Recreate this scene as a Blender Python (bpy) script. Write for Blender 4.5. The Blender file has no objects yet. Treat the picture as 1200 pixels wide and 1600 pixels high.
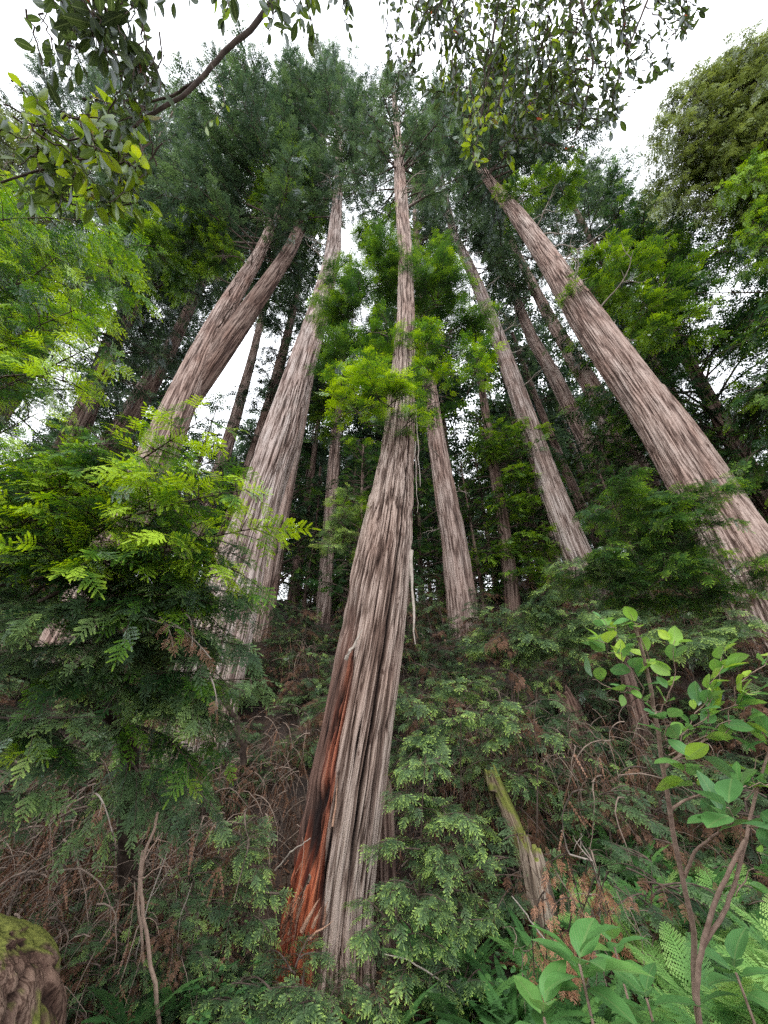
import bpy, math
import numpy as np
from mathutils import Vector

SC = bpy.context.scene
COL = SC.collection
PI = math.pi
rng = np.random.default_rng(7)

# ------------------------------------------------------------------ camera
PITCH = math.radians(33.5)
CP, SP = math.cos(PITCH), math.sin(PITCH)
EYE = np.array([0.0, 0.0, 1.6])
cam_d = bpy.data.cameras.new("camera")
cam = bpy.data.objects.new("camera", cam_d)
COL.objects.link(cam)
cam.location = EYE
cam.rotation_euler = (PI / 2 + PITCH, 0, 0)
cam_d.sensor_fit = 'VERTICAL'
cam_d.sensor_height = 36.0
cam_d.lens = 13.5
cam_d.clip_start = 0.05
cam_d.clip_end = 2000
SC.camera = cam


def at(u, v, Y):
    """point of the place seen at photo pixel (u, v), standing Y metres ahead"""
    dx, dy = (u - 600) / 600, (800 - v) / 600
    t = Y / (CP - dy * SP)
    return EYE + np.array([dx * t, Y, (SP + dy * CP) * t])


def depth(v, Y):
    dy = (800 - v) / 600
    return Y / (CP - dy * SP)


# ------------------------------------------------------------------ noise
def _h(ix, iy, iz, s):
    ix, iy, iz = np.atleast_1d(ix), np.atleast_1d(iy), np.atleast_1d(iz)
    n = (ix.astype(np.int64) * 374761393 + iy.astype(np.int64) * 668265263 + iz.astype(np.int64) * 1103515245 + s * 1274126177) & 0xffffffff
    n = ((n ^ (n >> 13)) * 1274126177) & 0xffffffff
    n = ((n ^ (n >> 16)) * 1540483477) & 0xffffffff
    return ((n ^ (n >> 15)) & 0xffffff) / float(0xffffff)


def vn(x, y, z, s=0):
    x, y, z = np.broadcast_arrays(np.asarray(x, float), np.asarray(y, float), np.asarray(z, float))
    ix, iy, iz = np.floor(x), np.floor(y), np.floor(z)
    fx, fy, fz = x - ix, y - iy, z - iz
    fx, fy, fz = [f * f * (3 - 2 * f) for f in (fx, fy, fz)]
    r = 0
    for a in (0, 1):
        for b in (0, 1):
            for c in (0, 1):
                w = (fx if a else 1 - fx) * (fy if b else 1 - fy) * (fz if c else 1 - fz)
                r = r + w * _h(ix + a, iy + b, iz + c, s)
    return r


def sm(a, b, x):
    t = np.clip((np.asarray(x, float) - a) / (b - a), 0, 1)
    return t * t * (3 - 2 * t)


def ground_h(x, y):
    r = _ground(x, y)
    return float(r.ravel()[0]) if np.ndim(x) == 0 and np.ndim(y) == 0 else r


def _ground(x, y):
    x = np.asarray(x, float); y = np.asarray(y, float)
    h = -0.35 + 0.70 * np.clip(y - 7.6, 0, 10.4) + 0.37 * np.clip(y - 18, 0, 400)
    h = h + 0.30 * np.clip(x - 5, 0, 14) * sm(3, 10, y) * (1 - sm(40, 90, y))
    h = h + 0.14 * np.clip(-x - 4, 0, 14) * sm(3, 10, y) * (1 - sm(40, 90, y))
    h = h + 0.35 * sm(4.5, 1.0, y) * sm(-3, 0, y)
    h = h + .45 * sm(.8, 3.2, x) * sm(2, 4.5, y)
    h = h - 1.1 * np.exp(-((x + 5.5) ** 2 + (y - 11) ** 2) / 10)
    far = 1 + 2.5 * sm(15, 60, y)
    h = h + (vn(x * .6, y * .6, 0, 3) - .5) * .5 * sm(.5, 4, np.hypot(x, y)) * far + (vn(x * 2.1, y * 2.1, 0, 5) - .5) * .16
    return h


# ------------------------------------------------------------------ nodes
def new_mat(name):
    m = bpy.data.materials.new(name)
    m.use_nodes = True
    nt = m.node_tree
    nt.nodes.clear()
    return m, nt


def nd(nt, typ, **kw):
    n = nt.nodes.new(typ)
    for k, v in kw.items():
        if k.startswith('i_'):
            n.inputs[k[2:].replace('_', ' ')].default_value = v
        else:
            setattr(n, k, v)
    return n


def ramp(nt, stops, src=None, interp='LINEAR'):
    r = nt.nodes.new('ShaderNodeValToRGB')
    e = r.color_ramp.elements
    r.color_ramp.interpolation = interp
    while len(e) > 1:
        e.remove(e[-1])
    e[0].position = stops[0][0]; e[0].color = (*stops[0][1], 1)
    for p, c in stops[1:]:
        x = e.new(p); x.color = (*c, 1)
    if src is not None:
        nt.links.new(src, r.inputs[0])
    return r


def foliage_mat(name, stops, trans=0.4, gloss=0.10, rough=0.45, veins=False, hue=0.0):
    m, nt = new_mat(name)
    L = nt.links.new
    at_ = nd(nt, 'ShaderNodeAttribute', attribute_name='tint')
    r = ramp(nt, stops, at_.outputs['Fac'])
    col = r.outputs[0]
    if veins:
        lc = nd(nt, 'ShaderNodeAttribute', attribute_name='lc')
        sp = nd(nt, 'ShaderNodeSeparateXYZ'); L(lc.outputs['Vector'], sp.inputs[0])
        ab = nd(nt, 'ShaderNodeMath', operation='ABSOLUTE'); L(sp.outputs[0], ab.inputs[0])
        m1 = nd(nt, 'ShaderNodeMath', operation='MULTIPLY_ADD'); L(ab.outputs[0], m1.inputs[0]); m1.inputs[1].default_value = -0.55
        L(sp.outputs[1], m1.inputs[2])
        m2 = nd(nt, 'ShaderNodeMath', operation='MULTIPLY'); L(m1.outputs[0], m2.inputs[0]); m2.inputs[1].default_value = 9 * 2 * PI
        m3 = nd(nt, 'ShaderNodeMath', operation='COSINE'); L(m2.outputs[0], m3.inputs[0])
        m4 = nd(nt, 'ShaderNodeMath', operation='GREATER_THAN'); L(m3.outputs[0], m4.inputs[0]); m4.inputs[1].default_value = 0.86
        m5 = nd(nt, 'ShaderNodeMath', operation='LESS_THAN'); L(ab.outputs[0], m5.inputs[0]); m5.inputs[1].default_value = 0.07
        m6 = nd(nt, 'ShaderNodeMath', operation='MAXIMUM'); L(m4.outputs[0], m6.inputs[0]); L(m5.outputs[0], m6.inputs[1])
        m7 = nd(nt, 'ShaderNodeMath', operation='MULTIPLY'); L(m6.outputs[0], m7.inputs[0]); m7.inputs[1].default_value = 0.35
        mx = nd(nt, 'ShaderNodeMix', data_type='RGBA'); L(m7.outputs[0], mx.inputs[0]); L(col, mx.inputs[6]); mx.inputs[7].default_value = (0.30, 0.38, 0.16, 1)
        no = nd(nt, 'ShaderNodeTexNoise'); no.inputs['Scale'].default_value = 9.0
        gl = nd(nt, 'ShaderNodeNewGeometry'); L(gl.outputs['Position'], no.inputs['Vector'])
        mm = nd(nt, 'ShaderNodeMix', data_type='RGBA', blend_type='MULTIPLY'); mm.inputs[0].default_value = 0.6
        rr = ramp(nt, [(0.3, (.55, .6, .5)), (0.7, (1.2, 1.15, 1.1))], no.outputs['Fac'])
        L(mx.outputs[2], mm.inputs[6]); L(rr.outputs[0], mm.inputs[7])
        col = mm.outputs[2]
    d = nd(nt, 'ShaderNodeBsdfDiffuse'); L(col, d.inputs[0])
    t = nd(nt, 'ShaderNodeBsdfTranslucent')
    hs = nd(nt, 'ShaderNodeHueSaturation'); hs.inputs['Hue'].default_value = 0.485; hs.inputs['Saturation'].default_value = 1.1
    hs.inputs['Value'].default_value = 1.25
    L(col, hs.inputs['Color']); L(hs.outputs[0], t.inputs[0])
    mix = nd(nt, 'ShaderNodeMixShader'); mix.inputs[0].default_value = trans
    L(d.outputs[0], mix.inputs[1]); L(t.outputs[0], mix.inputs[2])
    g = nd(nt, 'ShaderNodeBsdfGlossy'); g.inputs['Roughness'].default_value = rough; g.inputs[0].default_value = (.9, .95, 1, 1)
    mix2 = nd(nt, 'ShaderNodeMixShader')
    fr = nd(nt, 'ShaderNodeFresnel'); fr.inputs[0].default_value = 1.45
    fm = nd(nt, 'ShaderNodeMath', operation='MULTIPLY_ADD'); L(fr.outputs[0], fm.inputs[0]); fm.inputs[1].default_value = gloss * 1.2; fm.inputs[2].default_value = gloss * .05
    L(fm.outputs[0], mix2.inputs[0])
    L(mix.outputs[0], mix2.inputs[1]); L(g.outputs[0], mix2.inputs[2])
    o = nd(nt, 'ShaderNodeOutputMaterial'); L(mix2.outputs[0], o.inputs[0])
    return m


def bark_mat(name, dark, mid, light, fib=1.0, rot=False, moss=0.0, bump=0.6, streak=1.0):
    """fibrous redwood bark; 'bk' runs with the trunk (x, y around it, z along it)"""
    m, nt = new_mat(name)
    L = nt.links.new
    bk = nd(nt, 'ShaderNodeAttribute', attribute_name='bk')
    cav = nd(nt, 'ShaderNodeAttribute', attribute_name='tint')
    mp = nd(nt, 'ShaderNodeMapping'); mp.inputs['Scale'].default_value = (1, 1, 0.018); L(bk.outputs['Vector'], mp.inputs[0])
    n1 = nd(nt, 'ShaderNodeTexNoise'); n1.inputs['Scale'].default_value = 24 * fib; n1.inputs['Detail'].default_value = 6; n1.inputs['Roughness'].default_value = .65
    n1.inputs['Distortion'].default_value = 0.1
    L(mp.outputs[0], n1.inputs['Vector'])
    mp2 = nd(nt, 'ShaderNodeMapping'); mp2.inputs['Scale'].default_value = (1, 1, 0.022); L(bk.outputs['Vector'], mp2.inputs[0])
    n2 = nd(nt, 'ShaderNodeTexNoise'); n2.inputs['Scale'].default_value = 80 * fib; n2.inputs['Detail'].default_value = 4; n2.inputs['Roughness'].default_value = .6
    L(mp2.outputs[0], n2.inputs['Vector'])
    mp3 = nd(nt, 'ShaderNodeMapping'); mp3.inputs['Scale'].default_value = (1, 1, 0.35); L(bk.outputs['Vector'], mp3.inputs[0])
    n3 = nd(nt, 'ShaderNodeTexNoise'); n3.inputs['Scale'].default_value = 1.5; n3.inputs['Detail'].default_value = 4
    L(mp3.outputs[0], n3.inputs['Vector'])
    n5 = nd(nt, 'ShaderNodeTexNoise'); n5.inputs['Scale'].default_value = 11 * fib; n5.inputs['Detail'].default_value = 3; n5.inputs['Roughness'].default_value = .6
    mp5 = nd(nt, 'ShaderNodeMapping'); mp5.inputs['Scale'].default_value = (1, 1, 0.028); L(bk.outputs['Vector'], mp5.inputs[0]); L(mp5.outputs[0], n5.inputs['Vector'])
    cs = nd(nt, 'ShaderNodeMath', operation='SUBTRACT'); L(n5.outputs['Fac'], cs.inputs[0]); cs.inputs[1].default_value = .5
    ca = nd(nt, 'ShaderNodeMath', operation='ABSOLUTE'); L(cs.outputs[0], ca.inputs[0])
    crk = ramp(nt, [(0.0, (.26, .21, .19)), (0.02, (.58, .54, .52)), (0.045, (1, 1, 1))], ca.outputs[0])
    n6 = nd(nt, 'ShaderNodeTexNoise'); n6.inputs['Scale'].default_value = 14; n6.inputs['Detail'].default_value = 3
    mp6 = nd(nt, 'ShaderNodeMapping'); mp6.inputs['Scale'].default_value = (1, 1, 0.28); L(bk.outputs['Vector'], mp6.inputs[0]); L(mp6.outputs[0], n6.inputs['Vector'])
    flk = ramp(nt, [(0.66, (1, 1, 1)), (0.70, (.38, .32, .30))], n6.outputs['Fac'])  # dark flecks: knots, plus shadows of bark flakes painted into the colour
    cm = nd(nt, 'ShaderNodeMix', data_type='RGBA', blend_type='MULTIPLY'); cm.inputs[0].default_value = 1; L(crk.outputs[0], cm.inputs[6]); L(flk.outputs[0], cm.inputs[7])
    # height = cavity + fibres
    a = nd(nt, 'ShaderNodeMath', operation='MULTIPLY'); L(cav.outputs['Fac'], a.inputs[0]); a.inputs[1].default_value = 0.55
    b = nd(nt, 'ShaderNodeMath', operation='MULTIPLY_ADD'); L(n1.outputs['Fac'], b.inputs[0]); b.inputs[1].default_value = 0.62 * streak; L(a.outputs[0], b.inputs[2])
    c = nd(nt, 'ShaderNodeMath', operation='MULTIPLY_ADD'); L(n2.outputs['Fac'], c.inputs[0]); c.inputs[1].default_value = 0.42 * streak; L(b.outputs[0], c.inputs[2])
    off = 0.24 - 0.52 * (streak - 1)
    r = ramp(nt, [(0.36 - off * .0, dark), (0.62, tuple(.5 * (x + y) for x, y in zip(dark, mid))), (0.78, mid), (1.0, light)], None)
    sh = nd(nt, 'ShaderNodeMath', operation='MULTIPLY_ADD'); L(c.outputs[0], sh.inputs[0]); sh.inputs[1].default_value = 1.0; sh.inputs[2].default_value = -0.02
    L(sh.outputs[0], r.inputs[0])
    mm = nd(nt, 'ShaderNodeMix', data_type='RGBA', blend_type='MULTIPLY'); mm.inputs[0].default_value = 1
    rr = ramp(nt, [(0.3, (.80, .66, .60)), (0.5, (1.0, .95, .92)), (0.7, (1.12, 1.15, 1.15))], n3.outputs['Fac'])
    L(r.outputs[0], mm.inputs[6]); L(rr.outputs[0], mm.inputs[7])
    m9 = nd(nt, 'ShaderNodeMix', data_type='RGBA', blend_type='MULTIPLY'); m9.inputs[0].default_value = 1; L(mm.outputs[2], m9.inputs[6]); L(cm.outputs[2], m9.inputs[7])
    col = m9.outputs[2]
    if moss > 0:
        n4 = nd(nt, 'ShaderNodeTexNoise'); n4.inputs['Scale'].default_value = 3.0; n4.inputs['Detail'].default_value = 5
        L(bk.outputs['Vector'], n4.inputs['Vector'])
        geo = nd(nt, 'ShaderNodeNewGeometry'); sz = nd(nt, 'ShaderNodeSeparateXYZ'); L(geo.outputs['Normal'], sz.inputs[0])
        ad = nd(nt, 'ShaderNodeMath', operation='MULTIPLY_ADD'); L(sz.outputs[2], ad.inputs[0]); ad.inputs[1].default_value = .25; L(n4.outputs['Fac'], ad.inputs[2])
        mr = ramp(nt, [(0.62 - moss * .25, (0, 0, 0)), (0.70 - moss * .2, (1, 1, 1))], ad.outputs[0])
        mx = nd(nt, 'ShaderNodeMix', data_type='RGBA'); L(mr.outputs[0], mx.inputs[0]); L(col, mx.inputs[6])
        mc = ramp(nt, [(0.3, (.05, .06, .012)), (0.7, (.22, .23, .05))], n2.outputs['Fac'])
        L(mc.outputs[0], mx.inputs[7]); col = mx.outputs[2]
    if rot:
        ra = nd(nt, 'ShaderNodeAttribute', attribute_name='rot')
        rsep = nd(nt, 'ShaderNodeSeparateXYZ'); L(ra.outputs['Vector'], rsep.inputs[0])
        rc = ramp(nt, [(0.36, (.07, .016, .010)), (0.46, (.24, .055, .026)), (0.58, (.50, .14, .062)), (0.76, (.58, .30, .19))], n1.outputs['Fac'])
        rc2 = ramp(nt, [(0.36, (.024, .012, .009)), (0.48, (.11, .060, .045)), (0.60, (.21, .125, .098)), (0.78, (.38, .26, .21))], n1.outputs['Fac'])
        mxr = nd(nt, 'ShaderNodeMix', data_type='RGBA'); L(rsep.outputs[1], mxr.inputs[0]); L(rc2.outputs[0], mxr.inputs[6]); L(rc.outputs[0], mxr.inputs[7])
        mx = nd(nt, 'ShaderNodeMix', data_type='RGBA'); L(rsep.outputs[0], mx.inputs[0]); L(col, mx.inputs[6]); L(mxr.outputs[2], mx.inputs[7])
        mx2 = nd(nt, 'ShaderNodeMix', data_type='RGBA'); L(rsep.outputs[2], mx2.inputs[0]); L(mx.outputs[2], mx2.inputs[6]); mx2.inputs[7].default_value = (.012, .008, .008, 1)
        col = mx2.outputs[2]
    p = nd(nt, 'ShaderNodeBsdfPrincipled'); L(col, p.inputs['Base Color']); p.inputs['Roughness'].default_value = .85
    p.inputs['Specular IOR Level'].default_value = .25
    bp = nd(nt, 'ShaderNodeBump'); bp.inputs['Strength'].default_value = bump; bp.inputs['Distance'].default_value = .05
    L(c.outputs[0], bp.inputs['Height']); L(bp.outputs[0], p.inputs['Normal'])
    o = nd(nt, 'ShaderNodeOutputMaterial'); L(p.outputs[0], o.inputs[0])
    return m


def flat_mat(name, c0, c1, scale=6, rough=.85):
    m, nt = new_mat(name)
    L = nt.links.new
    geo = nd(nt, 'ShaderNodeNewGeometry')
    n = nd(nt, 'ShaderNodeTexNoise'); n.inputs['Scale'].default_value = scale; n.inputs['Detail'].default_value = 5
    L(geo.outputs['Position'], n.inputs['Vector'])
    t = nd(nt, 'ShaderNodeAttribute', attribute_name='tint')
    ad = nd(nt, 'ShaderNodeMath', operation='MULTIPLY_ADD'); L(t.outputs['Fac'], ad.inputs[0]); ad.inputs[1].default_value = .6
    m2 = nd(nt, 'ShaderNodeMath', operation='MULTIPLY_ADD'); L(n.outputs['Fac'], m2.inputs[0]); m2.inputs[1].default_value = 1.0; m2.inputs[2].default_value = -.3
    L(m2.outputs[0], ad.inputs[2])
    r = ramp(nt, [(0.15, c0), (0.85, c1)], ad.outputs[0])
    p = nd(nt, 'ShaderNodeBsdfPrincipled'); L(r.outputs[0], p.inputs['Base Color']); p.inputs['Roughness'].default_value = rough
    p.inputs['Specular IOR Level'].default_value = .2
    o = nd(nt, 'ShaderNodeOutputMaterial'); L(p.outputs[0], o.inputs[0])
    return m


M_bark = bark_mat('redwood_bark', (.036, .023, .018), (.195, .138, .116), (.40, .315, .275), 0.85)
M_bark_grey = bark_mat('redwood_bark_grey', (.038, .026, .022), (.205, .155, .135), (.44, .375, .345), 0.85)
M_bark_big = bark_mat('redwood_bark_rotten', (.026, .015, .011), (.175, .124, .101), (.42, .34, .295), 1.25, rot=True, bump=.8)
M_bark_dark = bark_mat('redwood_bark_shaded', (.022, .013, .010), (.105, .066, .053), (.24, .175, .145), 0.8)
M_bark_moss = bark_mat('mossy_bark', (.03, .022, .016), (.12, .085, .06), (.26, .21, .15), 1.0, moss=.6)
M_stump = bark_mat('weathered_stump_wood', (.03, .022, .016), (.13, .10, .078), (.30, .25, .2), 1.0, moss=.25)
M_mound = bark_mat('rotting_stump_wood', (.014, .009, .007), (.075, .045, .034), (.19, .13, .10), 1.2, moss=.14)
M_twig = flat_mat('twig_wood', (.022, .014, .010), (.17, .125, .10), 14)
M_splinter = flat_mat('torn_red_wood', (.16, .05, .03), (.58, .36, .25), 25)
M_brush = flat_mat('dead_brush_wood', (.022, .015, .012), (.28, .21, .165), 9)
M_twig_pale = flat_mat('bare_dead_wood', (.16, .12, .10), (.46, .40, .34), 14)
M_stem = flat_mat('shrub_stem', (.14, .09, .07), (.42, .30, .23), 30)
G = dict(
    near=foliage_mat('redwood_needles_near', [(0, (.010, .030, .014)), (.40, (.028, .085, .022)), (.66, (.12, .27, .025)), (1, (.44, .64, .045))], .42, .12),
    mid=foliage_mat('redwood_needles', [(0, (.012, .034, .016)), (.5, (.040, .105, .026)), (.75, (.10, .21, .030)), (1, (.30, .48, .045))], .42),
    far=foliage_mat('redwood_needles_crown', [(0, (.020, .040, .024)), (.5, (.055, .10, .05)), (1, (.14, .23, .075))], .40),  # crown greens lightened, distance haze put into the colour
    shade=foliage_mat('redwood_needles_shade', [(0, (.014, .034, .018)), (.4, (.07, .125, .058)), (.68, (.16, .26, .10)), (1, (.46, .64, .15))], .35, .14),
    olive=foliage_mat('redwood_needles_olive', [(0, (.05, .072, .022)), (.5, (.15, .20, .05)), (1, (.30, .37, .09))], .42),
    broad=foliage_mat('leathery_leaf', [(0, (.014, .024, .010)), (.5, (.05, .09, .02)), (.8, (.18, .29, .03)), (.97, (.36, .47, .04)), (1.0, (.33, .09, .05))], .55, .08, .45, veins=True),
    shrub=foliage_mat('shrub_leaf', [(0, (.05, .15, .06)), (.5, (.12, .30, .085)), (.8, (.26, .48, .08)), (1, (.42, .60, .08))], .42, .2, .35, veins=True),
    fern=foliage_mat('fern_leaf', [(0, (.03, .09, .03)), (.5, (.09, .22, .06)), (.8, (.21, .40, .10)), (1, (.36, .54, .16))], .40, .12),
    rust=foliage_mat('rusty_needles', [(0, (.10, .04, .02)), (.5, (.30, .13, .07)), (1, (.58, .32, .20))], .25, .03),
    dead=foliage_mat('dead_needles', [(0, (.055, .028, .018)), (.5, (.17, .09, .055)), (1, (.42, .24, .16))], .2, .03),
)


# ------------------------------------------------------------------ mesh building
class MB:
    def __init__(s):
        s.V, s.F, s.T, s.M, s.LC, s.n = [], [], [], [], [], 0

    def add(s, V, F, tint=0.5, mat=0, lc=None):
        V = np.asarray(V, np.float32).reshape(-1, 3)
        F = np.asarray(F, np.int64).reshape(-1, 4)
        s.V.append(V); s.F.append(F + s.n); s.n += len(V)
        s.T.append(np.broadcast_to(np.asarray(tint, np.float32), (len(V),)).copy())
        s.M.append(np.full(len(F), mat, np.int32))
        s.LC.append(np.zeros((len(V), 3), np.float32) if lc is None else np.asarray(lc, np.float32))

    def inst(s, tpl, P, D, N, size, tint, mat=0, tip=0.0, jitter=0.0):
        """many copies of a template laid along D with normal N into this one mesh"""
        P = np.asarray(P, float); k = len(P)
        if k == 0:
            return
        D = np.broadcast_to(np.asarray(D, float), (k, 3)); N = np.broadcast_to(np.asarray(N, float), (k, 3))
        D = D / (np.linalg.norm(D, axis=1, keepdims=True) + 1e-9)
        S = np.cross(D, N); S /= (np.linalg.norm(S, axis=1, keepdims=True) + 1e-9)
        N = np.cross(S, D)
        size = np.broadcast_to(np.asarray(size, float), (k,))
        tv, tf, tt = tpl['v'], tpl['f'], tpl['t']
        W = (tv[None, :, 0:1] * S[:, None, :] + tv[None, :, 1:2] * D[:, None, :] + tv[None, :, 2:3] * N[:, None, :]) * size[:, None, None] + P[:, None, :]
        F = tf[None] + (np.arange(k) * len(tv))[:, None, None]
        T = np.clip(np.asarray(tint, float).reshape(-1, 1) * np.ones((k, 1)) + tt[None, :] * tip, 0, 1)
        lc = None
        if 'lc' in tpl:
            lc = np.broadcast_to(tpl['lc'][None], (k,) + tpl['lc'].shape).reshape(-1, 3)
        s.add(W.reshape(-1, 3), F.reshape(-1, 4), T.reshape(-1), mat, lc)

    def tube(s, pts, rad, seg=5, tint=0.5, mat=1):
        pts = np.asarray(pts, float); n = len(pts)
        rad = np.broadcast_to(np.asarray(rad, float), (n,))
        d = np.gradient(pts, axis=0); d /= (np.linalg.norm(d, axis=1, keepdims=True) + 1e-9)
        ref = np.array([0.31, 0.17, .93]) if abs(d[0, 2]) < .8 else np.array([1., .1, 0])
        a = np.cross(d, ref); a /= (np.linalg.norm(a, axis=1, keepdims=True) + 1e-9)
        b = np.cross(d, a)
        th = np.arange(seg) * 2 * PI / seg
        W = pts[:, None] + rad[:, None, None] * (np.cos(th)[None, :, None] * a[:, None] + np.sin(th)[None, :, None] * b[:, None])
        i = np.arange(n - 1)[:, None] * seg; j = np.arange(seg)[None]; j2 = (j + 1) % seg
        F = np.stack([i + j, i + j2, i + seg + j2, i + seg + j], -1).reshape(-1, 4)
        s.add(W.reshape(-1, 3), F, tint, mat)

    def build(s, name, mats, parent=None, loc=None, smooth=False, extra=None):
        V = np.concatenate(s.V); F = np.concatenate(s.F)
        if loc is not None:
            V = V - np.asarray(loc, np.float32)
        me = bpy.data.meshes.new(name)
        me.vertices.add(len(V)); me.vertices.foreach_set('co', np.ascontiguousarray(V, np.float32).ravel())
        me.loops.add(F.size); me.loops.foreach_set('vertex_index', F.ravel().astype(np.int32))
        me.polygons.add(len(F)); me.polygons.foreach_set('loop_start', np.arange(len(F), dtype=np.int32) * 4)
        me.polygons.foreach_set('material_index', np.concatenate(s.M))
        if smooth:
            me.polygons.foreach_set('use_smooth', np.ones(len(F), bool))
        t = me.attributes.new('tint', 'FLOAT', 'POINT'); t.data.foreach_set('value', np.concatenate(s.T))
        LC = np.concatenate(s.LC)
        if LC.any():
            a = me.attributes.new('lc', 'FLOAT_VECTOR', 'POINT'); a.data.foreach_set('vector', LC.ravel())
        for k, arr in (extra or {}).items():
            a = me.attributes.new(k, 'FLOAT_VECTOR', 'POINT'); a.data.foreach_set('vector', np.ascontiguousarray(arr, np.float32).ravel())
        for m in mats:
            me.materials.append(m)
        me.update()
        o = bpy.data.objects.new(name, me); COL.objects.link(o)
        if parent is not None:
            o.parent = parent
        elif loc is not None:
            o.location = loc
        return o


def tag(o, label=None, cat=None, group=None, kind=None):
    for k, v in (('label', label), ('category', cat), ('group', group), ('kind', kind)):
        if v:
            o[k] = v
    return o


def thing(name, loc, label, cat, group=None):
    o = bpy.data.objects.new(name, None); COL.objects.link(o)
    o.location = loc; o.empty_display_size = .3
    return tag(o, label, cat, group)


def copy_tree(o, parent=None):
    c = o.copy(); COL.objects.link(c)
    if parent is not None:
        c.parent = parent
    for ch in [x for x in bpy.data.objects if x.parent == o]:
        copy_tree(ch, c)
    return c


# ------------------------------------------------------------------ foliage templates (unit length along +y)
def needle(p, d, l, w, z=0.0):
    p = np.array(p, float); d = np.array(d, float); d /= np.linalg.norm(d)
    s = np.array([d[1], -d[0], 0])
    return [p, p + d * l * .45 + s * w * .5 + [0, 0, z * l], p + d * l, p + d * l * .45 - s * w * .5 + [0, 0, z * l]]


def tpl_from(q, tip):
    v = np.array(q, float).reshape(-1, 3)
    f = np.arange(len(v)).reshape(-1, 4)
    return dict(v=v, f=f, t=np.array(tip, float))


def spray_quads(n, nl, nw, seed, ang=55):
    r = np.random.default_rng(seed); q = []; t = []
    q += [[-.010, 0, 0], [.010, 0, 0], [.005, 1, 0], [-.005, 1, 0]]; t += [0, 0, 1, 1]
    for i in range(n):
        y = .06 + .9 * i / (n - 1)
        l = nl * (math.sin(PI * min(1, .25 + .62 * y)) ** .8 + .1) * r.uniform(.85, 1.1)
        for s in (-1, 1):
            a = math.radians(ang - 25 * y + r.uniform(-8, 8))
            nn = needle([0, y + r.uniform(-.01, .01), 0], [s * math.sin(a), math.cos(a), r.uniform(-.15, .25)], l, nw, .02)
            q += nn; t += [y] * 4
    q += needle([0, .96, 0], [0, 1, 0], nl * .7, nw); t += [1] * 4
    return np.array(q, float), np.array(t, float)


def frond_tpl(pairs, sub, sub_len, seed, droop=.12, bend=.0):
    r = np.random.default_rng(seed); V = []; T = []
    V.append(np.array([[-.008, 0, 0], [.008, 0, 0], [.003, 1, 0], [-.003, 1, 0]], float)); T.append(np.array([0, 0, 1, 1.]))
    sq, st = sub
    for i in range(pairs + 1):
        for s in (-1, 1):
            if i == pairs and s == 1:
                continue
            y = .10 + .82 * (i + (0.4 if s > 0 else 0) * .6) / pairs
            l = sub_len * (1.15 - .75 * y) * (0.55 + .45 * min(1, y * 3.5)) * r.uniform(.8, 1.15)
            a = math.radians(r.uniform(42, 60)) * s if i < pairs else 0
            if i == pairs:
                y = .95; l = sub_len * .5
            ca, sa = math.cos(a), math.sin(a)
            tilt = r.uniform(-.25, .12)
            v = sq.copy() * l
            x = v[:, 0] * ca + v[:, 1] * sa; yy = -v[:, 0] * sa + v[:, 1] * ca
            z = v[:, 2] + tilt * np.abs(v[:, 1])
            V.append(np.stack([x, yy + y, z], 1)); T.append(.35 * y + .65 * st)
    v = np.concatenate(V); t = np.concatenate(T)
    v[:, 2] -= droop * v[:, 1] ** 2 + bend * v[:, 0] ** 2
    return dict(v=v, f=np.arange(len(v)).reshape(-1, 4), t=t ** 2.2)


NEAR = [frond_tpl(5, spray_quads(10, .22, .078, 10 + k), .44, k, .15) for k in range(3)]
MID = [frond_tpl(4, spray_quads(6, .30, .11, 20 + k), .46, k, .18) for k in range(3)]
_fq = (np.array(needle([0, 0, 0], [0, 1, 0], 1, .30) + needle([0, .35, 0], [.6, .7, .1], .6, .2) + needle([0, .25, 0], [-.6, .7, -.05], .6, .2)), np.array([0, .5, 1, .5] * 3))
FAR = [frond_tpl(4, _fq, .42, 30 + k, .22) for k in range(3)]
_fq2 = (np.array(needle([0, 0, 0], [0, 1, 0], 1, .42)), np.array([0, .5, 1, .5]))
VFAR = [frond_tpl(3, _fq2, .5, 40 + k, .25) for k in range(2)]


def leaf_tpl(width=.42, fold=.10, curl=.18, ny=6, peak=.5, wave=0.0, seed=0):
    V = []; T = []; LC = []
    for i in range(ny + 1):
        y = i / ny
        w = width * .5 * (math.sin(PI * y ** (math.log(.5) / math.log(peak))) ** .75 if 0 < y < 1 else 0.02)
        for j in (-1, -.5, 0, .5, 1):
            V.append([j * w, y, abs(j) * w * fold * 4 * .6 - curl * y * y + wave * math.sin(y * 14 + j * 2) * abs(j)])
            T.append(y * .3); LC.append([j * w / width * 2, y, 0])
    F = []
    for i in range(ny):
        for j in range(4):
            a = i * 5 + j
            F.append([a, a + 1, a + 6, a + 5])
    return dict(v=np.array(V, float), f=np.array(F), t=np.array(T), lc=np.array(LC, float))


LEAF = leaf_tpl(.40, .12, .16, 5)
LEAF_WIDE = leaf_tpl(.66, .08, .15, 7, .5, .008)
LEAF_BIG = leaf_tpl(.50, .10, .25, 7, .42, .012)


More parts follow.
